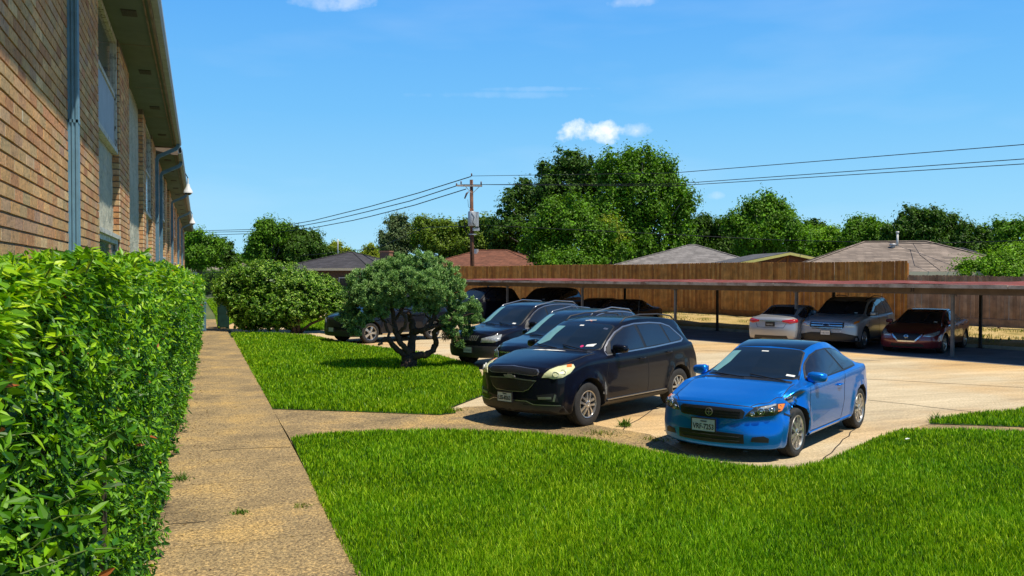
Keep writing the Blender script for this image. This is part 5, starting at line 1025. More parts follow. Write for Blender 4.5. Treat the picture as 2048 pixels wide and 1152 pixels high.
def hedge():
    rng = np.random.default_rng(11)
    root = empty('hedge', (-.7, 14, 0), label='tall clipped green hedge between the brick wall and the walkway', cat='hedge')
    def front(y, z): return -.60 + .0165 * np.minimum(y, 28) + .10 * np.clip((4.5 - y) / 3, 0, 1) + .10 * np.sin(y * .9 + z * 1.3) * .6 + .05 * np.sin(y * 2.7 - z * 2.1) + .16 * np.clip((z - .5) / 2.0, 0, 1) * np.clip((y - 3) / 8, 0, 1) - .10 * np.clip((z - 2.0) / .6, 0, 1) ** 2
    def topz(y): return 2.45 - .05 * np.clip((y - 14) / 10, 0, 1) + .05 * np.sin(y * 1.9) + .04 * np.sin(y * 4.3 + 1) + .02 * np.clip(y - 3, 0, 4) - .006 * np.clip(y - 8, 0, 30)
    Ps, Ns, Ls = [], [], []
    for y0, y1, dn, L in ((.9, 3.2, 5600, .054), (3.2, 7, 3700, .054), (7, 13, 1700, .072), (13, 22, 850, .095), (22, 38.5, 380, .13)):
        n = int((y1 - y0) * 2.6 * dn * .9); y = rng.uniform(y0, y1, n); z = rng.uniform(.02, 1, n) ** .95 * topz(y); dpt = rng.exponential(.07, n)
        x = front(y, z) - dpt; clump = .10 * np.sin(y * 7 + np.sin(z * 9) * 1.5) * np.sin(z * 8 + np.cos(y * 6)); x += clump * np.clip(y / 8, .5, 1) * 1.1
        Ps.append(np.stack([x, y, z], 1)); Ns.append(np.stack([np.full(n, .75), np.full(n, -.25), np.full(n, .65)], 1) + rng.normal(size=(n, 3)) * .55); Ls.append(L * rng.uniform(.55, 1.25, n))
        m = int((y1 - y0) * .95 * dn * .8); y = rng.uniform(y0, y1, m); x = rng.uniform(-1.12, -.28, m); x = np.minimum(x, front(y, topz(y)) + .05); z = topz(y) - rng.exponential(.05, m) + .03 * np.sin(y * 9) * np.sin(x * 11)
        Ps.append(np.stack([x, y, z], 1)); Ns.append(np.stack([np.full(m, .2), np.full(m, -.1), np.full(m, 1.0)], 1) + rng.normal(size=(m, 3)) * .5); Ls.append(L * rng.uniform(.55, 1.2, m))
    # loose shoots that break the clipped outline
    sh = MB()
    for _ in range(420):
        y = rng.uniform(1.3, 30) ** 1.0; side = rng.random() < .5 and y > 2.6; z = topz(y) if side else rng.uniform(.1, 2.4); x = rng.uniform(-1.1, -.3) if side else front(y, z)
        L = rng.uniform(.05, .20) * (.55 if side else 1); d = np.array([.5, rng.uniform(-.6, .3), 1.0]) if side else np.array([.9, rng.uniform(-.6, .6), rng.uniform(.0, .9)]); d /= np.linalg.norm(d); p = np.array([x, y, z]); k = int(6 + L * 40)
        if y < 12: sh.tube([p, p + d * L * .5, p + d * L], [.0025, .002, .001], 4, cap=False)
        t = rng.random(k); P = p + d * (t * L)[:, None]; Ps.append(P); Ns.append(rng.normal(size=(k, 3)) + np.array([.2, -.3, .9])); Ls.append(rng.uniform(.03, .065, k) * (1 + y * .03))
    for _ in range(46):                                      # long loose branches low at the near end, larger leaves
        y = rng.uniform(1.9, 4.6); z = rng.uniform(.75, 1.75); x = front(y, z) + .02; L = rng.uniform(.14, .30); d = np.array([.9, rng.uniform(-.7, .5), rng.uniform(.0, .8)]); d /= np.linalg.norm(d); p = np.array([x - .05, y, z]); k = int(7 + L * 26)
        sh.tube([p, p + d * L * .5 + np.array([0, 0, .02]), p + d * L], [.0035, .003, .0012], 4, cap=False); t = rng.random(k); Ps.append(p + d * (t * L)[:, None] + rng.normal(size=(k, 3)) * .01); Ns.append(rng.normal(size=(k, 3)) * .7 + np.array([.3, -.4, .8])); Ls.append(rng.uniform(.06, .105, k))
    P = np.concatenate(Ps); Nn = np.concatenate(Ns); L = np.concatenate(Ls); n = len(P); print('hedge leaves', n)
    patch = .5 + .5 * np.sin(P[:, 1] * 2.3 + np.sin(P[:, 2] * 3)) * np.sin(P[:, 2] * 2.7 + 1); hi = np.clip((P[:, 2] - 1.8) / .8, 0, 1)  # hi colours the leaves lighter towards the top, as painted sunlight
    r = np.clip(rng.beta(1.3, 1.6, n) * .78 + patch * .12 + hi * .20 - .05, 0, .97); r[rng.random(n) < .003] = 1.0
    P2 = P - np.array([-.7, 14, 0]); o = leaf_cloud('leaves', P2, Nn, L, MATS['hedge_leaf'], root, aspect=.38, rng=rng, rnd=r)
    sh.v = [(a + .7, b - 14, c) for a, b, c in sh.v]; sh.build('shoots', MATS['green_stem'], root)['kind'] = 'stuff'
    st = MB()
    for k in range(64):
        y = 4.2 + k * .53; x = rng.uniform(-.95, -.6)
        st.tube([(x + .7, y - 14, 0), (x + .7 + rng.uniform(-.08, .1), y - 14 + rng.uniform(-.1, .1), 1.0), (x + .7 + rng.uniform(-.1, .2), y - 14 + rng.uniform(-.2, .2), 2.3)], [.02, .015, .006], 5)
    st.build('stems', MATS['twig'], root)
    # dense inner foliage hides the wall; its dark colour paints the shade in the gaps
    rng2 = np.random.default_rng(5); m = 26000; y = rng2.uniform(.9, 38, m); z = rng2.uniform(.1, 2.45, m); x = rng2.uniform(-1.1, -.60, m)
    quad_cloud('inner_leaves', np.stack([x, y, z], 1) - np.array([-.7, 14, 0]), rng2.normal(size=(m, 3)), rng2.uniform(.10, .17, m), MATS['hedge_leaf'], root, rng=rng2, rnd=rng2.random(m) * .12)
def lobes(rng, c, r, n, k=.42, up=.15):
    out = [(np.array(c), np.array(r) * .72)]
    for _ in range(n):
        d = rng.normal(size=3); d[2] += up; d /= np.linalg.norm(d); out.append((np.array(c) + d * np.array(r) * rng.uniform(.55, .98), np.array(r) * rng.uniform(k * .5, k * 1.2)))
    return out
def foliage(rng, L, total, shell=.22, clump=.5):
    """points and normals in lobed clumps: L = list of (centre, radii)"""
    vol = np.array([r[0] * r[1] + r[1] * r[2] + r[0] * r[2] for _, r in L]); cnt = (total * vol / vol.sum()).astype(int); P, Nn = [], []
    for (c, r), n in zip(L, cnt):
        if n < 3: continue
        m = max(6, n // 30); d = rng.normal(size=(m, 3)); d /= np.linalg.norm(d, axis=1, keepdims=True); cc = c + d * r * rng.uniform(.72, 1.04, (m, 1)); cr = np.mean(r) * rng.uniform(.14, .32, m) * clump * 2
        i = rng.integers(0, m, n); q = rng.normal(size=(n, 3)); q /= np.linalg.norm(q, axis=1, keepdims=True); rr = rng.random(n) ** .5
        p = cc[i] + q * (cr[i] * rr)[:, None]; P.append(p); Nn.append(q * .8 + d[i] * .8 + np.array([0, 0, .45]) + rng.normal(size=(n, 3)) * .35)
    return np.concatenate(P), np.concatenate(Nn)
def shrub():
    rng = np.random.default_rng(21); c0 = dp(560, 600, 37.6); root = empty('rounded_shrub', (c0.x, c0.y, 0), label='big rounded clipped shrub at the end of the lawn', cat='shrub')
    L = []
    for u, v, D, r in ((468, 580, 38, .95), (500, 560, 38, 1.0), (540, 565, 37.5, 1.15), (590, 575, 37.5, 1.15), (630, 590, 37.2, .95), (660, 605, 37, .75), (492, 615, 37.5, .8), (530, 615, 36.8, 1.0), (580, 615, 36.8, .95), (625, 618, 36.6, .6), (492, 635, 37.2, .55), (510, 640, 36.8, .55), (560, 638, 36.6, .5), (676, 625, 36.6, .6), (668, 595, 37, .6), (645, 575, 37.4, .7), (690, 640, 36.8, .4), (462, 590, 38.3, .6), (490, 655, 37, .45), (530, 655, 36.8, .42), (560, 655, 36.8, .35), (452, 572, 38.5, .5)):
        p = dp(u, v, D); L.append((np.array(p) - np.array([c0.x, c0.y, 0]), np.array([r, r * 1.1, r * .85])))
    P, Nn = foliage(rng, L, 60000, clump=.33); P = P[:]; k = P[:, 2] > .12; P, Nn = P[k], Nn[k]
    leaf_cloud('leaves', P, Nn, rng.uniform(.06, .125, len(P)), MATS['shrub_leaf'], root, aspect=.5, rng=rng)
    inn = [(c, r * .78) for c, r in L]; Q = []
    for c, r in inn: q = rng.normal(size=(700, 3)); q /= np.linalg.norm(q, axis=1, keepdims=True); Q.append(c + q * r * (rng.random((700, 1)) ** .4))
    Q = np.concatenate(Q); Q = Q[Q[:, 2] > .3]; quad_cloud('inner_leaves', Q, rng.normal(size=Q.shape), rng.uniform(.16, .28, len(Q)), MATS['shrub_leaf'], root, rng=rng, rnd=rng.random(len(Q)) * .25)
    b = MB(); g = gp(590, 667)
    for tx, ty, tz in ((-1.6, .2, 1.2), (-.8, .3, 1.5), (.1, .0, 1.5), (.9, .1, 1.2), (1.7, -.2, 1.05), (-.3, -.5, 1.2)):
        s = Vector((g.x - c0.x + rng.uniform(-.25, .25), g.y - c0.y + .3 + rng.uniform(-.2, .2), 0)); b.tube([s, s + Vector((tx * .25, ty * .3, tz * .35)), s + Vector((tx * .65, ty * .6, tz * .62)), s + Vector((tx, ty, tz))], [.075, .06, .045, .025], 7)
    b.build('trunk', MATS['bark'], root, smooth=True)
def juniper():
    rng = np.random.default_rng(33); g = gp(815, 737); root = empty('juniper_tree', (g.x, g.y, 0), label='twisted juniper with blue green cloud shaped crown on the lawn', cat='tree'); D0 = 22.8
    def q(u, v, D): return dp(u, v, D) - Vector((g.x, g.y, 0))
    b = MB()
    def limb(pts, r0, r1, n=9, wig=.014):
        P = []; pts = [Vector(q_) for q_ in catmull([tuple(p_) for p_ in pts], 2)] if len(pts) > 2 else pts; r0 *= 1.12; r1 *= 1.15
        for i in range(len(pts) - 1):
            a, c = pts[i], pts[i + 1]
            for j in range(3): t = j / 3; P.append(a.lerp(c, t) + Vector(rng.normal(size=3) * wig * (0 if i + j == 0 else 1)))
        P.append(pts[-1]); k = len(P); b.tube(P, [(r0 + (r1 - r0) * i / (k - 1)) * rng.uniform(.88, 1.14) for i in range(k)], n, flat=.85)
    base = q(817, 740, D0); base.z = -.05; kn = q(820, 712, D0)
    for dx in (-.05, .05): limb([base + Vector((dx * 1.5, dx, 0)), q(817 + dx * 60, 722, D0), kn + Vector((dx, 0, 0))], .17, .15, 11, .015)
    for th in range(6): a = th * 1.05; limb([base + Vector((math.cos(a) * .26, math.sin(a) * .26, 0)), base + Vector((math.cos(a) * .10, math.sin(a) * .10, .22)), kn + Vector((math.cos(a) * .05, math.sin(a) * .05, 0))], .06, .07, 7, .01)
    f1 = q(780, 683, D0 - .2); f2 = q(846, 660, D0); f3 = q(872, 690, D0 + .2); f4 = q(826, 665, D0 + .3)
    limb([kn, q(800, 704, D0), f1, q(770, 678, D0 - .3), q(757, 690, D0 - .4)], .10, .035); limb([kn, q(808, 694, D0 - .1), q(793, 672, D0 - .1), q(788, 640, D0), q(784, 600, D0)], .09, .05)
    limb([kn, f4, q(822, 640, D0 + .2), q(818, 625, D0)], .11, .05); limb([f4, f2, q(862, 648, D0), q(873, 625, D0), q(880, 590, D0)], .09, .045)
    limb([kn, q(856, 708, D0 + .1), f3, q(868, 665, D0 + .1), q(885, 655, D0)], .10, .05); limb([f2, q(880, 650, D0 - .2), q(900, 640, D0 - .3), q(915, 615, D0 - .2)], .05, .03)
    limb([q(793, 672, D0), q(812, 650, D0 - .3), q(808, 632, D0 - .3), q(802, 618, D0 - .3), q(798, 590, D0)], .05, .03); limb([q(788, 640, D0), q(806, 620, D0), q(805, 598, D0)], .045, .03); limb([f1, q(772, 650, D0 - .2), q(760, 630, D0), q(740, 600, D0)], .045, .025)
    limb([q(793, 672, D0), q(786, 655, D0 - .3), q(775, 640, D0 - .3)], .03, .012)
    for _ in range(26):
        s = [q(784, 610, D0), q(880, 600, D0), q(798, 592, D0), q(818, 628, D0), q(740, 605, D0), q(880, 650, D0), q(862, 648, D0)][rng.integers(0, 7)]; e = s + Vector(rng.normal(size=3) * .35) + Vector((0, 0, .15)); limb([s, (s + e) / 2 + Vector(rng.normal(size=3) * .06), e], .025, .008, 5)
    b.build('trunk', MATS['bark'], root, smooth=True)
    L = []
    for u, v, dD, r in ((728, 560, 0, .42), (712, 590, 0, .36), (705, 620, .1, .28), (700, 645, 0, .22), (712, 662, -.2, .18), (740, 590, -.4, .42), (745, 620, -.2, .26), (760, 548, .1, .42), (775, 575, -.5, .44), (800, 535, 0, .42), (830, 528, 0, .40), (860, 535, 0, .42), (888, 550, 0, .40), (905, 580, 0, .38), (815, 565, -.6, .46), (850, 570, -.6, .46), (880, 590, -.3, .36), (910, 615, 0, .28), (905, 640, -.1, .28), (895, 655, -.2, .20), (918, 640, .1, .24), (945, 612, .2, .26), (950, 635, .2, .22), (935, 660, .2, .20),
                        (780, 555, .8, .55), (830, 550, .9, .6), (870, 570, .8, .5), (740, 585, .7, .5), (905, 668, -.2, .16), (720, 640, -.3, .20), (920, 690, 0, .10), (690, 632, .1, .24), (728, 642, -.3, .18), (760, 622, -.3, .26), (800, 604, -.4, .26), (835, 606, -.4, .24), (866, 614, -.2, .26), (790, 595, 0, .24), (840, 598, .1, .22), (760, 600, .0, .28)):
        L.append((np.array(q(u, v, D0 + dD)), np.array([r, r * 1.05, r * .82])))
    P, Nn = foliage(rng, L, 46000, clump=.30)
    # each point carries a small upright spray
    n = len(P); k = 3; PP = np.repeat(P, k, 0) + rng.normal(size=(n * k, 3)) * .018; tip = np.repeat(Nn, k, 0) * .6 + np.array([0, 0, .8]) + rng.normal(size=(n * k, 3)) * .5
    leaf_cloud('needles', PP, rng.normal(size=(n * k, 3)), rng.uniform(.035, .075, n * k), MATS['juniper_leaf'], root, aspect=.30, rng=rng, tipdir=tip, rnd=np.clip(np.repeat(rng.random(n), k) * .6 + rng.random(n * k) * .4, 0, 1))
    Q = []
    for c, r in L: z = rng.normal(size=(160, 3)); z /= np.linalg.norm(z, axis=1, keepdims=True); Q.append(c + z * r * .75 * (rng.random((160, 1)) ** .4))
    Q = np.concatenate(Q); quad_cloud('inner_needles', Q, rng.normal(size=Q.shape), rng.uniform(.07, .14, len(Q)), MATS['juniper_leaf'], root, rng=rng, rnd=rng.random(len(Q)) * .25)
    m = 500; c = np.array([q(902 + rng.uniform(-18, 14), 668 + rng.uniform(-10, 8), D0 + rng.uniform(-.3, .2)) for _ in range(m)]); leaf_cloud('dead_needles', c, rng.normal(size=(m, 3)), rng.uniform(.06, .14, m), MATS['dead_needle'], root, aspect=.14, rng=rng, tipdir=np.array([0, 0, -1.0]) + rng.normal(size=(m, 3)) * .25)
def tree(name, label, m, lob, n, size, seed, trunk_u=None, D=80, group=None, clump=.45, spiky=False, base_z=0.0, bark='grey_bark'):
    """lob: (u, v, D, radius m, squash); the crown is built from these clumps, the trunk stands under it"""
    rng = np.random.default_rng(seed); cs = [dp(u, v, d) for u, v, d, r, s in lob]; cx = sum(c.x for c in cs) / len(cs); cy = sum(c.y for c in cs) / len(cs)
    if trunk_u: t = dp(trunk_u, 548, D); cx, cy = t.x, t.y
    root = empty(name, (cx, cy, base_z), label=label, cat='tree', group=group); o3 = np.array([cx, cy, base_z]); L = []
    for c, (u, v, d, r, s) in zip(cs, lob): r *= .88; L += lobes(rng, np.array(c) - o3, np.array([r, r, r * s]), 10)
    P, Nn = foliage(rng, L, int(n * 2.5), clump=clump * .8); P = P + Nn / np.linalg.norm(Nn, axis=1, keepdims=True) * (rng.random((len(P), 1)) ** 5 * .9); Q, Qn = foliage(rng, [(c, r * .72) for c, r in L], int(n * .7), clump=.9); P = np.concatenate([P, Q]); Nn = np.concatenate([Nn, Qn]); sz = rng.uniform(size * .40, size * .90, len(P)); sz[-len(Q):] *= 1.7
    if spiky: P[:, 2] += rng.random(len(P)) ** 4 * 1.0
    k = P[:, 2] > .15; P, Nn, sz = P[k], Nn[k], sz[k]
    leaf_cloud('crown', P, Nn, sz, MATS[m], root, aspect=.62, rng=rng, rnd=np.clip(rng.beta(2, 2.5, len(P)), 0, 1), fold=.25)
    b = MB(); z0 = min(c[2] for c, r in L); zt = sum(c[2] for c, r in L) / len(L); mid = Vector((0, 0, max(1.2, zt * .45))); R0 = .16 + max(r[0] for c, r in L) * .05
    b.tube([Vector((0, 0, -.2)), mid * .5 + Vector((rng.uniform(-.1, .1), 0, 0)), mid], [R0 * 1.25, R0, R0 * .85], 9)
    for c, r in L[::8]:
        c = Vector(c); b.tube([mid - Vector((0, 0, .3)), mid.lerp(c, .5) + Vector(rng.normal(size=3) * .25), c], [R0 * .5, R0 * .3, R0 * .1], 6)
    b.build('trunk', MATS[bark], root, smooth=True); return root
TG = 'trees beyond the fence'
def trees():
    T = tree
    T('broadleaf_tree', 'tall dark tree with gaps of sky behind the utility pole', 'tree_dark', [(1130, 375, 88, 3.3, .95), (1070, 400, 88, 2.6, .9), (1160, 350, 88, 2.4, .8), (1100, 345, 88, 1.6, .8), (1020, 415, 88, 1.9, .9), (1010, 465, 87, 2.4, .9), (1190, 365, 88, 2.0, .9), (1050, 470, 88, 3.0, .9), (1000, 500, 88, 2.0, .8), (1130, 330, 88, 1.2, .7), (1205, 345, 88, 1.4, .9), (1180, 420, 88, 2.8, .9), (1100, 440, 88, 3.0, .9), (1035, 385, 88, 1.2, .9), (985, 450, 88, 1.2, .8)], 15000, .36, 1, 1090, 88, TG)
    T('broadleaf_tree', 'largest bright green tree with upright shoots', 'tree_mid', [(1290, 400, 80, 4.0, .95), (1250, 370, 80, 2.4, .9), (1340, 420, 80, 2.4, 1.0), (1285, 345, 80, 2.2, .9), (1330, 375, 80, 1.6, .9), (1240, 450, 80, 3.0, 1), (1320, 480, 80, 3.4, .9), (1270, 330, 80, 1.2, .9), (1300, 325, 80, .9, 1.0), (1350, 510, 80, 2.2, .8), (1210, 420, 80, 2.0, 1), (1365, 460, 80, 1.6, .9), (1225, 345, 80, 1.7, .9), (1312, 345, 80, 1.6, .9), (1352, 392, 80, 1.7, .9), (1362, 428, 80, 1.2, .9), (1275, 500, 79, 2.6, .9), (1245, 522, 79, 2.0, .7), (1255, 325, 80, 1.3, .8), (1362, 500, 80, 1.5, .8), (1225, 380, 80, 1.6, 1), (1260, 510, 80, 2.4, .8), (1310, 520, 80, 2.2, .7)], 17000, .34, 2, 1285, 80, TG, spiky=True)
    T('broadleaf_tree', 'lower bright tree leaning over the wooden fence', 'tree_mid', [(1120, 455, 69, 2.9, .9), (1075, 480, 69, 1.7, .9), (1150, 430, 69, 1.8, .9), (1190, 480, 68, 1.9, .9), (1130, 510, 68, 1.9, .7), (1185, 520, 68, 1.3, .7), (1090, 520, 68, 1.2, .7), (1235, 500, 69, 1.2, .7), (1110, 415, 69, 1.0, .8), (1160, 540, 67, .9, .5), (1125, 528, 60, 1.3, .7), (1165, 535, 60, 1.2, .6), (1095, 530, 62, .9, .6)], 15000, .27, 3, 1150, 69, TG)
    T('broadleaf_tree', 'small rusty brown leafed tree beside the bright tree', 'tree_yellow', [(1215, 455, 70, 1.0, .9), (1230, 480, 70, .9, .9), (1205, 490, 70, .8, .9)], 2200, .25, 4, 1220, 70, TG)
    T('broadleaf_tree', 'olive green spreading tree left of the utility pole', 'tree_olive', [(860, 470, 96, 2.6, .8), (900, 465, 96, 2.4, .8), (850, 450, 96, 1.5, .7), (945, 470, 96, 2.6, .8), (880, 495, 95, 2.6, .7), (930, 500, 95, 2.4, .7), (970, 450, 96, 1.4, .8), (975, 490, 96, 2.0, .8)], 12000, .36, 5, 900, 96, TG)
    T('broadleaf_tree', 'thin grey green tree with feathery top', 'tree_grey', [(795, 465, 100, 2.2, .95), (775, 485, 100, 1.6, .9), (815, 480, 100, 1.8, .9), (795, 500, 100, 2.0, .7), (790, 450, 100, 1.2, .9)], 6000, .30, 6, 795, 100, TG, clump=.6)
    T('broadleaf_tree', 'dense dark round topped tree behind the shrub', 'tree_dark', [(600, 490, 97, 2.9, .85), (560, 500, 97, 2.8, .85), (630, 505, 97, 1.8, .85), (585, 470, 97, 1.5, .7), (620, 475, 97, 1.4, .7), (600, 520, 96, 3.0, .6), (545, 520, 97, 2.2, .7), (645, 520, 97, 1.3, .6)], 12000, .36, 7, 595, 97, TG)
    T('broadleaf_tree', 'pointed green tree in front of the dark round one', 'tree_mid', [(530, 465, 94, 1.7, .85), (515, 485, 94, 1.4, .9), (550, 475, 94, 1.2, .8), (520, 510, 94, 1.6, .8), (560, 460, 94, .9, .7)], 5500, .34, 8, 532, 94, TG)
    T('broadleaf_tree', 'green tree just past the end of the brick building', 'tree_mid', [(395, 495, 104, 2.4, .9), (380, 480, 104, 1.6, .8), (420, 500, 104, 1.9, .9), (400, 520, 103, 2.4, .7)], 7000, .38, 9, 400, 104, TG)
    T('broadleaf_tree', 'smaller dark tree right of the tree at the building end', 'tree_dark', [(440, 495, 110, 1.5, .8), (450, 510, 110, 1.6, .8), (430, 515, 110, 1.6, .8), (465, 525, 110, 1.2, .6)], 4500, .38, 10, 445, 110, TG)
    T('broadleaf_tree', 'small yellow green tree beside the thin antenna', 'tree_yellow', [(672, 495, 130, 1.3, .7), (690, 503, 130, 1.1, .6), (660, 508, 130, 1.2, .7), (680, 520, 130, 2.2, .5)], 2600, .36, 11, 676, 130, TG)
    T('broadleaf_tree', 'small pale tree beside the brick chimney', 'tree_yellow', [(738, 500, 125, 1.1, .8), (745, 515, 125, 1.3, .7), (728, 520, 125, 1.2, .6)], 1900, .34, 12, 738, 125, TG)
    T('broadleaf_tree', 'pointed bushy tree above the grey hip roof', 'tree_mid', [(1530, 450, 84, 2.9, .9), (1510, 425, 84, 1.5, .8), (1560, 430, 84, 1.3, .8), (1490, 460, 84, 1.8, .9), (1580, 465, 84, 1.8, .9), (1530, 490, 84, 3.2, .7), (1535, 410, 84, .9, .9), (1600, 490, 84, 1.6, .8)], 11000, .34, 13, 1530, 84, TG, spiky=True)
    T('broadleaf_tree', 'dark spreading tree right of the largest tree', 'tree_dark', [(1420, 470, 92, 2.4, .8), (1400, 450, 92, 1.4, .7), (1450, 470, 92, 1.9, .8), (1430, 500, 92, 2.8, .6), (1390, 490, 92, 1.8, .8), (1470, 500, 92, 1.8, .7), (1410, 440, 92, .8, .6)], 8000, .34, 14, 1425, 92, TG)
    T('broadleaf_tree', 'green tree behind the yellow edged gable', 'tree_bright', [(1640, 480, 96, 2.0, .8), (1620, 470, 96, 1.4, .8), (1660, 490, 96, 1.7, .8), (1630, 500, 96, 2.2, .6)], 6000, .36, 15, 1640, 96, TG)
    T('broadleaf_tree', 'round topped tree left of the white vent pipe', 'tree_mid', [(1718, 462, 92, 1.8, .85), (1735, 455, 92, 1.3, .8), (1700, 475, 92, 1.4, .8), (1725, 490, 92, 2.2, .7), (1745, 480, 92, 1.3, .8)], 6000, .34, 16, 1722, 92, TG)
    T('broadleaf_tree', 'wide dark oak like tree rising over the large house roof', 'tree_dark', [(1840, 455, 86, 2.8, .8), (1800, 460, 86, 1.7, .8), (1870, 450, 86, 2.0, .8), (1905, 465, 86, 2.2, .85), (1835, 435, 86, 1.4, .6), (1940, 485, 86, 1.9, .85), (1860, 490, 86, 3.0, .6), (1920, 500, 86, 2.4, .7), (1785, 475, 86, 1.1, .8)], 13000, .34, 17, 1860, 86, TG)
    T('broadleaf_tree', 'tree at the right end of the treeline', 'tree_mid', [(2000, 475, 90, 2.2, .8), (2040, 475, 90, 2.4, .8), (1980, 495, 90, 2.2, .8), (2030, 505, 90, 3.0, .7), (2080, 480, 90, 2.6, .9)], 9000, .34, 18, 2020, 90, TG)
    T('leafy_bush', 'bright large leafed bush over the weathered fence', 'tree_bright', [(1960, 535, 47, .9, .6), (2000, 525, 47, 1.0, .8), (2040, 520, 47, 1.1, .8), (1930, 545, 47, .6, .5), (2020, 545, 46, 1.1, .5), (2075, 525, 47, 1.1, .8)], 9000, .19, 19, 2000, 47)
    bk = [(930, 515, 'behind the roof of the small white gabled house'), (1240, 505, 'low behind the rusty brown leafed tree'), (1440, 480, 'behind the dark spreading tree'), (1620, 470, 'behind the tree next to the yellow gable'), (1755, 470, 'in the dip left of the wide oak like tree'), (640, 530, 'behind the dark roofed house near the thin mast'), (710, 528, 'behind the brick chimney'), (770, 520, 'behind the feathery grey tree'), (1000, 505, 'behind the red brown hip roof'), (1390, 505, 'behind the plain light grey hip roof'), (1480, 500, 'between the light grey roof and the yellow gable'), (1580, 505, 'straight behind the yellow gable'),
          (1680, 500, 'between the yellow gable and the vent pipe'), (1770, 500, 'behind the white vent pipe'), (1960, 500, 'behind the right slope of the tan roof'), (2060, 505, 'at the right edge of the treeline'), (480, 532, 'left of the dense round tree')]
    mats_ = ('tree_mid', 'tree_dark')
    for i, (u, v, wh) in enumerate(bk):
        T('distant_tree', 'low far tree ' + wh, mats_[i % 2], [(u - 25, v, 140 + 3 * i, 3.0, .8), (u + 20, v + 4, 140 + 3 * i, 3.2, .8), (u, v - 8, 141 + 3 * i, 2.4, .8), (u + 45, v + 8, 140 + 3 * i, 2.4, .7)], 2600, .6, 40 + i, u, 140 + 3 * i, 'low far trees')
    T('broadleaf_tree', 'slim dark shrub behind the black picket fence', 'tree_mid', [(422, 560, 96, 1.3, 1.0), (440, 565, 96, 1.4, 1.0), (410, 570, 96, 1.2, .9), (460, 560, 96, 1.5, 1.0)], 3500, .24, 70, 430, 96)
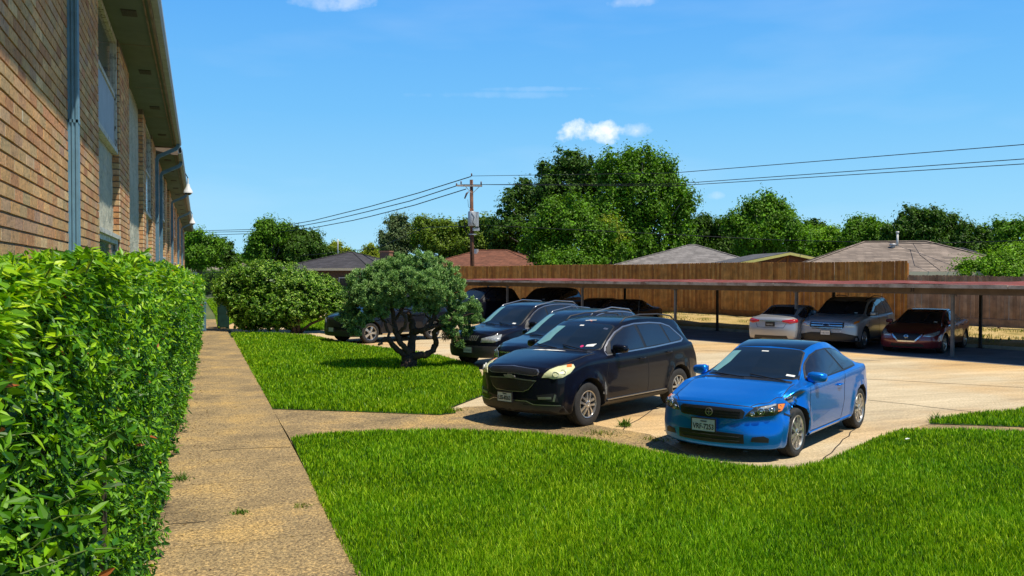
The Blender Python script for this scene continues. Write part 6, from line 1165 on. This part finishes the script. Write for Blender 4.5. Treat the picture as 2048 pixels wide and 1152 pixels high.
# ------------------------------------------------------------------ carport, fences, houses, pole, small things
def wood_mats():
    def wood(name, a, b_, c_):
        m, t, b, o = newmat(name); g = N(t, 'ShaderNodeAttribute', attribute_name='rnd'); p = coords(t, (6, 6, .5)); f = noise(t, p, 4.0, 6, .7); k = noise(t, coords(t), 3.5, 2)
        c = mixc(t, f, ramp(t, [(0, a), (.5, b_), (1, c_)], g.outputs['Fac']), mixc(t, 1.0, b_, (.45, .42, .4), 'MULTIPLY')); c = mixc(t, 1.0, c, ramp(t, [(.3, (.7, .7, .7)), (.7, (1.25, 1.2, 1.15))], k), 'MULTIPLY')
        t.links.new(c, b.inputs['Base Color']); b.inputs['Roughness'].default_value = .85; bump(t, b, f, .4, .01)
    wood('new_fence', (.36, .125, .018), (.62, .27, .045), (.82, .43, .11)); wood('old_fence', (.32, .19, .11), (.46, .29, .18), (.58, .40, .27))
    m, t, b, o = newmat('red_roof'); p = coords(t, (.6, .6, 1)); f = noise(t, p, 1.6, 6, .7); f2 = noise(t, coords(t), 30, 3)
    t.links.new(mixc(t, 1.0, ramp(t, [(.30, (.08, .02, .012)), (.45, (.15, .024, .011)), (.60, (.22, .038, .018)), (.68, (.30, .19, .14))], f), ramp(t, [(.3, (.6, .6, .6)), (.7, (1.3, 1.3, 1.3))], f2), 'MULTIPLY'), b.inputs['Base Color']); b.inputs['Roughness'].default_value = .85
    m, t, b, o = newmat('carport_edge'); f = noise(t, coords(t), 2.2, 6, .7); t.links.new(ramp(t, [(.35, (.16, .10, .075)), (.5, (.30, .27, .24)), (.68, (.46, .40, .35))], f), b.inputs['Base Color']); b.inputs['Roughness'].default_value = .7
    plain('beam', (.10, .075, .06), .8, vary=.35, scale=2); plain('post_grey', (.13, .125, .12), .7, vary=.3, scale=5); plain('post_dark', (.04, .035, .03), .8, vary=.3, scale=5)
    for n, c in (('roof_brown', (.20, .075, .040)), ('roof_grey', (.24, .22, .21)), ('roof_tan', (.26, .205, .165)), ('roof_dark', (.055, .050, .055)), ('roof_charcoal', (.10, .10, .11))):
        m, t, b, o = newmat(n); br = N(t, 'ShaderNodeTexBrick', Scale=1.0); br.inputs['Color1'].default_value = (*[x * .7 for x in c], 1); br.inputs['Color2'].default_value = (*[x * 1.25 for x in c], 1); br.inputs['Mortar'].default_value = (*[x * .45 for x in c], 1); br.inputs['Mortar Size'].default_value = .012; br.inputs['Brick Width'].default_value = .45; br.inputs['Row Height'].default_value = .085; br.inputs['Bias'].default_value = -.2
        tc = N(t, 'ShaderNodeTexCoord'); sx = N(t, 'ShaderNodeSeparateXYZ'); t.links.new(tc.outputs['Object'], sx.inputs[0]); cb = N(t, 'ShaderNodeCombineXYZ'); t.links.new(math_(t, 'ADD', sx.outputs[0], math_(t, 'MULTIPLY', sx.outputs[1], .9)), cb.inputs[0]); t.links.new(sx.outputs[2], cb.inputs[1]); t.links.new(cb.outputs[0], br.inputs['Vector'])
        f = noise(t, coords(t), 1.2, 5, .6); t.links.new(mixc(t, 1.0, br.outputs[0], ramp(t, [(.3, (.75, .75, .75)), (.7, (1.25, 1.25, 1.25))], f), 'MULTIPLY'), b.inputs['Base Color']); b.inputs['Roughness'].default_value = .95
    plain('wall_brown', (.10, .06, .04), .9, vary=.3); plain('wall_white', (.62, .60, .55), .8); plain('wall_brick', (.28, .13, .08), .9, vary=.3, scale=20); plain('eave_cream', (.60, .52, .36), .7); plain('eave_yellow', (.62, .55, .16), .7, vary=.1); plain('gable_wood', (.20, .075, .03), .85, vary=.3)
    plain('window_dark', (.02, .025, .03), .1); plain('pole_wood', (.13, .055, .030), .9, vary=.5, scale=5, bmp=.5); plain('galv', (.42, .43, .44), .45, .3, vary=.2); plain('porcelain', (.10, .05, .04), .3); plain('wire', (.012, .012, .014), .6)
    plain('crossarm', (.34, .30, .26), .85, vary=.3); plain('cabinet_green', (.012, .04, .032), .8, spec=.15, vary=.35, scale=4); plain('cabinet_blue', (.10, .20, .26), .8, spec=.15, vary=.2, scale=4); plain('picket', (.012, .012, .012), .5); plain('rust', (.35, .10, .03), .9, vary=.3)
wood_mats()
ROOFN0, ROOFN1 = 25.55, 31.6
def carport():
    t0, t1 = -12.0, ct(872, 25.6); O = cp(ROOFN0, (t0 + t1) / 2); rz = math.atan2(CD.y, CD.x); root = empty('carport', O, rz, 'long low carport with rust red roof along the wooden fence', 'carport')
    inv = (Matrix.Translation(O) @ Matrix.Rotation(rz, 4, 'Z')).inverted()
    def fin(b, nm, m, par=None, **k): b.v = [tuple(inv @ Vector(v)) for v in b.v]; return b.build(nm, MATS[m], par or root, **k)
    def slab(b, n0, n1, z0, z1, ta=t0, tb=t1, z0b=None, z1b=None):
        z0b = z0 if z0b is None else z0b; z1b = z1 if z1b is None else z1b
        b.add([cp(n0, ta, z0), cp(n1, ta, z0b), cp(n1, tb, z0b), cp(n0, tb, z0), cp(n0, ta, z1), cp(n1, ta, z1b), cp(n1, tb, z1b), cp(n0, tb, z1)], [(0, 3, 2, 1), (4, 5, 6, 7), (0, 1, 5, 4), (1, 2, 6, 5), (2, 3, 7, 6), (3, 0, 4, 7)])
    rs = random.Random(8); b = MB(); slab(b, ROOFN0 + .02, ROOFN1, 2.10, 2.135, z0b=2.12, z1b=2.17); fin(b, 'roof_deck', 'beam')
    vs = []; fs = []; ns = [ROOFN0 + .01 + (ROOFN1 - ROOFN0) * j / 8 for j in range(9)]; nt_ = 150
    for i in range(nt_ + 1):
        for j, n_ in enumerate(ns): vs.append(cp(n_, t0 + (t1 - t0) * i / nt_, 2.150 + .045 * j / 8 + rs.uniform(0, .022) + .02 * math.sin(i * .45 + j)))
    for i in range(nt_):
        for j in range(8): fs.append((i * 9 + j, (i + 1) * 9 + j, (i + 1) * 9 + j + 1, i * 9 + j + 1))
    b = MB(); b.add(vs, fs); fin(b, 'roof_sheet', 'red_roof')
    b = MB(); t_ = t0
    while t_ < t1: l = rs.uniform(2.6, 4.2); q = rs.uniform(-.008, .008); slab(b, ROOFN0 - .03 + q, ROOFN0 + .015, 2.055 + q, 2.15 + rs.uniform(0, .02), t_, min(t_ + l - .02, t1)); t_ += l
    fin(b, 'edge_strip', 'carport_edge')
    b = MB(); slab(b, 26.0, 26.12, 1.86, 2.095); fin(b, 'front_beam', 'beam'); b = MB(); slab(b, 29.9, 30.02, 1.90, 2.10); fin(b, 'rear_beam', 'beam')
    b = MB(); t_ = t0 + .4
    while t_ < t1: slab(b, 26.14, 29.88, 1.98, 2.095, t_, t_ + .05); t_ += 1.2
    fin(b, 'rafter', 'beam')
    for us, n_, m, top in (((1906, 1593, 1351, 1165, 1015, 925), 26.06, 'post_grey', 1.86), ((1962, 1668, 1435, 1250, 1098, 977), 29.96, 'post_dark', 1.90)):
        for u in us:
            t_ = ct(u, n_); p = MB(); w = .042
            slab(p, n_ - w, n_ + w, .012, top - .003, t_ - w, t_ + w); o = fin(p, 'post', m)
            p = MB(); slab(p, n_ - .10, n_ + .10, .006, .02, t_ - .10, t_ + .10); slab(p, n_ - .08, n_ + .08, top - .03, top - .005, t_ - .08, t_ + .08); fin(p, 'post_plate', m, o)
    me = text_mesh('31', .16, .003); q = link('stall_number', me, MATS['ink'], root); q.matrix_local = inv @ Matrix.Translation(cp(25.985, ct(1825, 25.98), 1.98)) @ Matrix(((-CD.x, 0, -CN.x, 0), (-CD.y, 0, -CN.y, 0), (0, 1, 0, 0), (0, 0, 0, 1)))
def plank_fence(name, label, n_, ta, tb, z0, ztop, m, seed, wob=.006, rails_=True, kick=True):
    rng = random.Random(seed); O = cp(n_, (ta + tb) / 2); root = empty(name, O, 0, label, 'fence'); V = []; Fc = []; rn = []; t_ = ta; w = .14
    while t_ < tb:
        h = ztop(t_) + rng.uniform(-wob, wob); a, b_ = t_ + rng.uniform(0, .006), t_ + w - rng.uniform(.002, .01); dn = rng.uniform(-.012, .012); c = .018
        pr = [(a, z0), (b_, z0), (b_, h - c), (b_ - c, h), (a + c, h), (a, h - c)]; b = len(V)
        V += [tuple(cp(n_ + dn, x, z) - O) for x, z in pr] + [tuple(cp(n_ + dn + .018, x, z) - O) for x, z in pr]
        Fc += [(b, b + 1, b + 2, b + 5), (b + 5, b + 2, b + 3, b + 4), (b + 7, b + 6, b + 11, b + 8), (b + 8, b + 11, b + 10, b + 9), (b, b + 5, b + 11, b + 6), (b + 1, b + 7, b + 8, b + 2), (b + 4, b + 3, b + 9, b + 10), (b + 2, b + 8, b + 9, b + 3), (b + 5, b + 4, b + 10, b + 11)]; rn += [rng.random()] * 12; t_ += w
    np_mesh('boards', V, np.array(Fc), rn, MATS[m], root)
    if kick:
        b = MB(); s = ta; rr = []
        while s < tb:
            e = min(s + 2.4, tb) - .012; b.add([cp(n_ - .045, s, z0 - .10) - O, cp(n_ - .045, e, z0 - .10) - O, cp(n_ - .045, e, z0 + .20) - O, cp(n_ - .045, s, z0 + .20) - O, cp(n_ - .02, s, z0 - .10) - O, cp(n_ - .02, e, z0 - .10) - O, cp(n_ - .02, e, z0 + .20) - O, cp(n_ - .02, s, z0 + .20) - O], [(0, 1, 2, 3), (4, 7, 6, 5), (3, 2, 6, 7), (0, 3, 7, 4), (1, 5, 6, 2)]); rr += [rng.random()] * 8; s += 2.4
        np_b = np_mesh('kickboard', b.v, np.array(b.f), rr, MATS[m], root)
    b = MB(); s = ta
    while s < tb: b.obox(cp(n_ + .07, s) - O, cp(n_ + .07, s + .09) - O, .09, 0, ztop(s) - .1); s += 2.4
    b.build('fence_posts', MATS[m], root); return root
def fences():
    tj = ct(1815, 34.7); tall = lambda t: 3.02 + .02 * math.sin(t * .5)
    plank_fence('wooden_fence', 'tall brown wooden board fence behind the carport', 34.7, tj, ct(700, 34.7), .50, tall, 'new_fence', 1)
    plank_fence('wooden_fence', 'lower weathered grey brown board fence at the right', 34.72, ct(2300, 34.7), tj - .02, .55, lambda t: 2.40 + .03 * math.sin(t * .8), 'old_fence', 2, .02)
    # black pickets past the end of the walk
    g0, g1 = gp(398, 595), gp(640, 596); O = (g0 + g1) / 2; root = empty('picket_fence', O, 0, 'black iron picket fence past the end of the walkway', 'fence'); b = MB(); L = (g1 - g0).length; d = (g1 - g0).normalized(); n = int(L / .13)
    for k in range(n): p = g0 + d * (k * .13) - O; b.box((p.x - .012, p.y - .012, .05), (p.x + .012, p.y + .012, 2.9 if k % 18 else 3.0)); 
    b.build('pickets', MATS['picket'], root)['kind'] = 'stuff'; b = MB()
    for z in (.2, 2.6): b.obox(g0 - O, g1 - O, .04, z, z + .05)
    b.build('rail', MATS['picket'], root)
def hip(name, label, u, D, w, dpt, ze, zr, rz, roof, wall, ridge=0.3, over=.45, eave='eave_cream'):
    c = dp(u, 548, D); root = empty(name, (c.x, c.y, 0), -YAW + R(rz), label, 'house'); hw, hd = w / 2, dpt / 2; r = hw * ridge
    b = MB(); b.box((-hw + over, -hd + over, 0), (hw - over, hd - over, ze)); b.build('wall', MATS[wall], root)
    b = MB(); v = [(-hw, -hd, ze), (hw, -hd, ze), (hw, hd, ze), (-hw, hd, ze), (-r, 0, zr), (r, 0, zr)]; b.add(v, [(0, 1, 5, 4), (1, 2, 5), (2, 3, 4, 5), (3, 0, 4), (0, 3, 2, 1)]); ro = b.build('roof', MATS[roof], root)
    b = MB(); z0, z1 = ze - .20, ze - .004
    for lo, hi in (((-hw, -hd - .03, z0), (hw, -hd, z1)), ((-hw, hd, z0), (hw, hd + .03, z1)), ((-hw - .03, -hd, z0), (-hw, hd, z1)), ((hw, -hd, z0), (hw + .03, hd, z1))): b.box(lo, hi)
    b.build('eave', MATS[eave], root)
    b = MB(); rr = [Vector(q) for q in v]
    for i, j in ((0, 4), (1, 5), (2, 5), (3, 4), (4, 5)):
        a, e = rr[i] + Vector((0, 0, .03)), rr[j] + Vector((0, 0, .03)); b.tube([a, e], .07, 4, flat=.5)
    b.build('ridge_cap', MATS[roof], ro)
    for x in (-hw * .5, hw * .4):
        b = MB(); b.box((x - .5, -hd + over - .05, 1.0), (x + .5, -hd + over - .003, 2.2)); f = b.build('window', MATS['wall_white'], root); b = MB(); b.box((x - .43, -hd + over - .06, 1.07), (x + .43, -hd + over - .0505, 2.13)); b.build('pane', MATS['window_dark'], f)
    return root
def pipe(root, p, h, m='wall_white', r=.06, nm='vent_pipe'):
    b = MB(); b.tube([p, Vector(p) + Vector((0, 0, h))], r, 8); b.tube([Vector(p) + Vector((0, 0, h)), Vector(p) + Vector((0, 0, h + .12))], r * 1.5, 8); b.build(nm, MATS[m], root, smooth=True)
def houses():
    h = hip('house', 'house with a red brown hip roof behind the utility pole', 985, 84, 13.0, 9, 3.0, 4.75, -17, 'roof_brown', 'wall_brown', .22); b = MB(); b.box((-1.9, -.9, 4.3), (-1.3, -.3, 4.85)); b.build('roof_vent', MATS['galv'], h)
    h = hip('house', 'grey roofed house half hidden behind the bright tree', 1045, 93, 14, 9, 3.0, 5.0, -12, 'roof_charcoal', 'wall_brown', .5); pipe(h, (-1.0, -2.0, 4.0), 1.3)
    hip('house', 'house with plain light grey hip roof left of the yellow gable', 1385, 74, 12.4, 9.5, 3.1, 4.92, -17, 'roof_grey', 'wall_brown', .04)
    h = hip('house', 'large house with tan shingle roof and white vent pipe', 1790, 52, 13.2, 9.5, 2.60, 4.38, -14, 'roof_tan', 'wall_white', .26); pipe(h, (.0, -.7, 4.0), .85); pipe(h, (-.3, -1.0, 4.0), .12, 'galv', .12, 'roof_vent')
    hip('house', 'dark grey hip roof showing behind the tan roofed house', 1880, 62, 10, 8, 2.7, 4.25, -14, 'roof_charcoal', 'wall_white', .3)
    h = hip('house', 'dark roofed house with a brick chimney left of the juniper', 702, 76, 8.8, 9, 2.95, 4.35, -20, 'roof_dark', 'wall_brown', .05); b = MB(); b.box((2.6, .4, 2.4), (3.5, 1.1, 4.35)); b.box((2.55, .35, 4.35), (3.55, 1.15, 4.47)); b.build('chimney', MATS['wall_brick'], h)
    hip('house', 'pale low house far past the end of the walkway', 450, 125, 9, 8, 3.1, 4.1, 0, 'roof_tan', 'wall_white', .5)
    h = hip('house', 'small white gabled house behind the juniper crown', 885, 96, 3.6, 6, 3.6, 4.55, -10, 'roof_grey', 'wall_white', .05, eave='wall_white')
    # low gable with a yellow barge board
    c = dp(1580, 548, 58); root = empty('house', (c.x, c.y, 0), -YAW + R(4), 'low house with yellow edged gable facing the fence', 'house'); hw, L, zp, ze = 4.6, 7, 3.93, 3.03
    b = MB(); b.box((-hw + .7, .5, 0), (hw - .7, L, ze - .15)); b.build('wall', MATS['wall_brown'], root)
    b = MB(); b.add([(-hw + .7, .45, ze - .15), (hw - .7, .45, ze - .15), (0, .45, zp - .12), (-hw + .7, .5, ze - .15), (hw - .7, .5, ze - .15), (0, .5, zp - .12)], [(0, 1, 2), (5, 4, 3), (0, 2, 5, 3), (1, 4, 5, 2)]); g = b.build('gable', MATS['gable_wood'], root)
    b = MB(); b.box((-.05, .38, 3.2), (.05, .445, zp - .2)); b.add([(.05, .40, 3.75), (.05, .44, 3.75), (-.75, .44, 3.3), (-.75, .40, 3.3), (.05, .40, 3.65), (.05, .44, 3.65), (-.75, .44, 3.2), (-.75, .40, 3.2)], [(0, 1, 2, 3), (4, 7, 6, 5), (0, 3, 7, 4), (1, 5, 6, 2)]); b.build('gable_brace', MATS['new_fence'], g)
    b = MB()
    for s in (-1, 1): b.add([(0, 0, zp), (s * hw, 0, ze), (s * hw, L, ze), (0, L, zp), (0, 0, zp - .06), (s * hw, 0, ze - .06), (s * hw, L, ze - .06), (0, L, zp - .06)], [(0, 1, 2, 3), (4, 7, 6, 5), (0, 4, 5, 1), (1, 5, 6, 2)])
    b.build('roof', MATS['roof_charcoal'], root); b = MB()
    for s in (-1, 1): b.add([(0, -.03, zp - .03), (s * hw, -.03, ze - .03), (s * hw, -.03, ze - .22), (0, -.03, zp - .20), (0, .0, zp - .062), (s * hw, 0, ze - .062), (s * hw, 0, ze - .22), (0, 0, zp - .20)], [(0, 1, 2, 3), (4, 7, 6, 5), (0, 4, 5, 1), (3, 2, 6, 7)])
    b.build('barge_board', MATS['eave_yellow'], root)
    a = dp(676, 548, 82); root = empty('antenna_mast', (a.x, a.y, 0), 0, 'thin grey mast beside the dark roofed house', 'mast'); b = MB(); b.tube([(0, 0, 0), (0, 0, 3.6)], .09, 8); b.tube([(0, 0, 3.6), (0, 0, 5.75)], .055, 6); b.build('mast_tube', MATS['galv'], root, smooth=True)
def pole():
    D = 64; c = dp(944, 548, D); root = empty('utility_pole', (c.x, c.y, 0), -YAW + R(8), 'wooden utility pole with crossarm and grey transformer', 'utility pole'); z = lambda v: EYE + (HOR - v) * D / F; x = lambda u: (u - 943) * D / F
    b = MB(); b.tube([(0.06, 0, -.3), (0, 0, 5), (-.04, 0, z(360))], [.17, .15, .12], 10); b.build('pole_shaft', MATS['pole_wood'], root, smooth=True)
    b = MB(); b.box((x(912), -.20, z(374)), (x(963), -.10, z(370.5))); b.build('crossarm', MATS['crossarm'], root)
    b = MB()
    for u0, u1 in ((930, 941), (957, 945)): b.tube([(x(u0), -.14, z(374)), (x(u1), -.12, z(386))], .025, 5)
    b.build('arm_brace', MATS['galv'], root)
    for u, v in ((912, 373), (921, 369), (961, 369), (942, 353)):
        b = MB(); b.lathe([(.0005, 0), (.045, 0), (.065, .05), (.04, .08), (.065, .11), (.04, .14), (.05, .2), (.0005, .21)], 10, Matrix.Translation((x(u), -.14, z(v)))); b.build('insulator', MATS['porcelain'], root, smooth=True)
    b = MB(); zt, zb = z(424), z(453); b.lathe([(.0005, zb), (.27, zb), (.29, zb + .05), (.29, zt - .08), (.25, zt), (.0005, zt + .04)], 20, Matrix.Translation((-.05, -.50, 0))); b.box((.20, -.42, zb - .02), (.46, -.14, zt - .02)); tr = b.build('transformer', MATS['galv'], root, smooth=True, angle=40)
    b = MB()
    for dx in (-.12, .08): b.lathe([(.0005, zt), (.05, zt), (.035, zt + .08), (.05, zt + .12), (.03, zt + .2), (.0005, zt + .22)], 8, Matrix.Translation((-.05 + dx, -.50, 0)))
    b.build('bushing', MATS['rust'], tr, smooth=True)
    b = MB(); b.box((.02, -.36, z(462)), (.52, -.12, z(456))); b.box((-.25, -.3, z(470)), (.3, -.16, z(468))); b.build('junction_box', MATS['galv'], root)
    b = MB(); b.tube([(x(928), -.15, z(398)), (x(932), -.15, z(388)), (x(936), -.12, z(384))], [.05, .07, .03], 7); b.build('fuse_cutout', MATS['porcelain'], root, smooth=True)
    b = MB(); b.tube([(x(934), -.3, z(400)), (x(935), -.4, z(415)), (-.1, -.5, zt + .2)], .015, 5)
    b.tube([(-.2, -.55, z(435)), (-.55, -.5, z(440)), (-.62, -.4, z(455)), (-.35, -.3, z(468)), (-.08, -.17, z(480)), (-.06, -.16, z(520))], .03, 6); b.tube([(-.1, -.79, z(428)), (.1, -.8, z(436)), (-.02, -.8, z(446)), (.12, -.8, z(452))], .02, 5); b.build('cable', MATS['wire'], root, smooth=True)
def wires():
    def wire(pts, r, label, sag=0.0, n=10):
        P = [dp(u, v, D) for u, v, D in pts]; Q = []
        for a, b_ in zip(P[:-1], P[1:]):
            for i in range(n): t = i / n; Q.append(a.lerp(b_, t) - Vector((0, 0, sag * 4 * t * (1 - t))))
        Q.append(P[-1]); b = MB(); b.tube(Q, r, 6); tag(b.build('power_line', MATS['wire'], None, smooth=True), label, 'power line', 'power lines strung from the utility pole')
    wire([(942, 352, 64), (1345, 346, 46), (2060, 288, 33.6), (2900, 180, 25)], .018, 'topmost wire running right from the pole tip'); wire([(961, 369, 64), (1345, 368, 46), (2060, 317, 33.6), (2900, 235, 25)], .018, 'middle wire running right from the crossarm'); wire([(921, 369, 64), (1345, 372, 47), (2060, 327, 34.4), (2900, 250, 25.5)], .018, 'lowest of the three wires running right from the crossarm')
    lead = lambda L: [(u, v, 36.3 / (.603 + .798 * (u - CU) / F)) for u, v in L]
    wire(lead([(942, 353), (840, 385), (740, 413), (627, 441), (565, 452), (500, 459), (385, 462)]), .035, 'topmost wire running left from the pole tip', n=4)
    wire(lead([(912, 372), (820, 402), (740, 422), (660, 441), (575, 457), (500, 463), (385, 465)]), .035, 'middle wire running left from the crossarm end', n=4)
    wire(lead([(932, 378), (830, 410), (740, 433), (705, 441), (625, 456), (540, 466), (385, 471)]), .035, 'lowest wire running left below the crossarm', n=4)
    wire([(2700, 470, 38), (2060, 481, 44), (1840, 487, 50), (1560, 480, 60), (960, 450, 66)], .022, 'low service wire crossing in front of the treeline'); wire([(1826, 487, 50.5), (1840, 510, 48), (1880, 541, 46.5)], .018, 'short drooping service wire in front of the tan roof'); wire([(944, 452, 64), (850, 455, 74), (755, 496, 80), (600, 512, 90)], .025, 'service wire sloping down left behind the juniper')
def small():
    def cab(u, v, w, d, h, m, label, rz=0):
        g = gp(u, v); root = empty('utility_cabinet', (g.x, g.y, 0), rz, label, 'cabinet'); b = MB(); b.box((-w / 2, 0, 0), (w / 2, d, h - .04)); b.build('cabinet_shell', MATS[m], root); b = MB(); b.box((-w / 2 - .02, -.02, h - .037), (w / 2 + .02, d + .02, h)); b.build('cabinet_lid', MATS[m], root)
        b = MB(); b.box((-w / 2 + .04, -.012, .06), (w / 2 - .04, -.003, h - .1)); dr = b.build('cabinet_door', MATS[m], root); b = MB(); b.box((w / 2 - .12, -.03, h * .5), (w / 2 - .09, -.0125, h * .5 + .12)); b.build('door_handle', MATS['galv'], dr)
        return root
    cab(447, 657, .50, .6, 1.34, 'cabinet_green', 'dark green metal cabinet beside the rounded shrub'); cab(402, 664, .42, .6, 1.25, 'cabinet_blue', 'pale blue grey metal cabinet at the end of the hedge')
    def litter(u, v, s, label, m='paper', z=.01):
        g = gp(u, v, z); b = MB(); rs = random.Random(int(u)); vs = [(rs.uniform(-s, s), rs.uniform(-s * .6, s * .6), rs.uniform(.004, s * .5)) for _ in range(5)]; b.add(vs, [(0, 1, 2), (0, 2, 3), (0, 3, 4), (1, 2, 4)]); o = b.build('litter', MATS[m]); o.location = g; tag(o, label, 'litter')
    litter(125, 822, .03, 'scrap of white paper caught in the hedge leaves', z=1.45); litter(933, 710, .12, 'white paper scrap on the lot behind the juniper'); litter(1490, 905, .05, 'small white scrap under the nose of the blue coupe'); litter(1818, 880, .06, 'white scrap in the near grass by the lot edge', z=.09)
ground(); buildings(); carport(); fences(); houses(); pole(); wires()
all_cars(); small()
hedge(); shrub(); juniper(); trees(); grass()
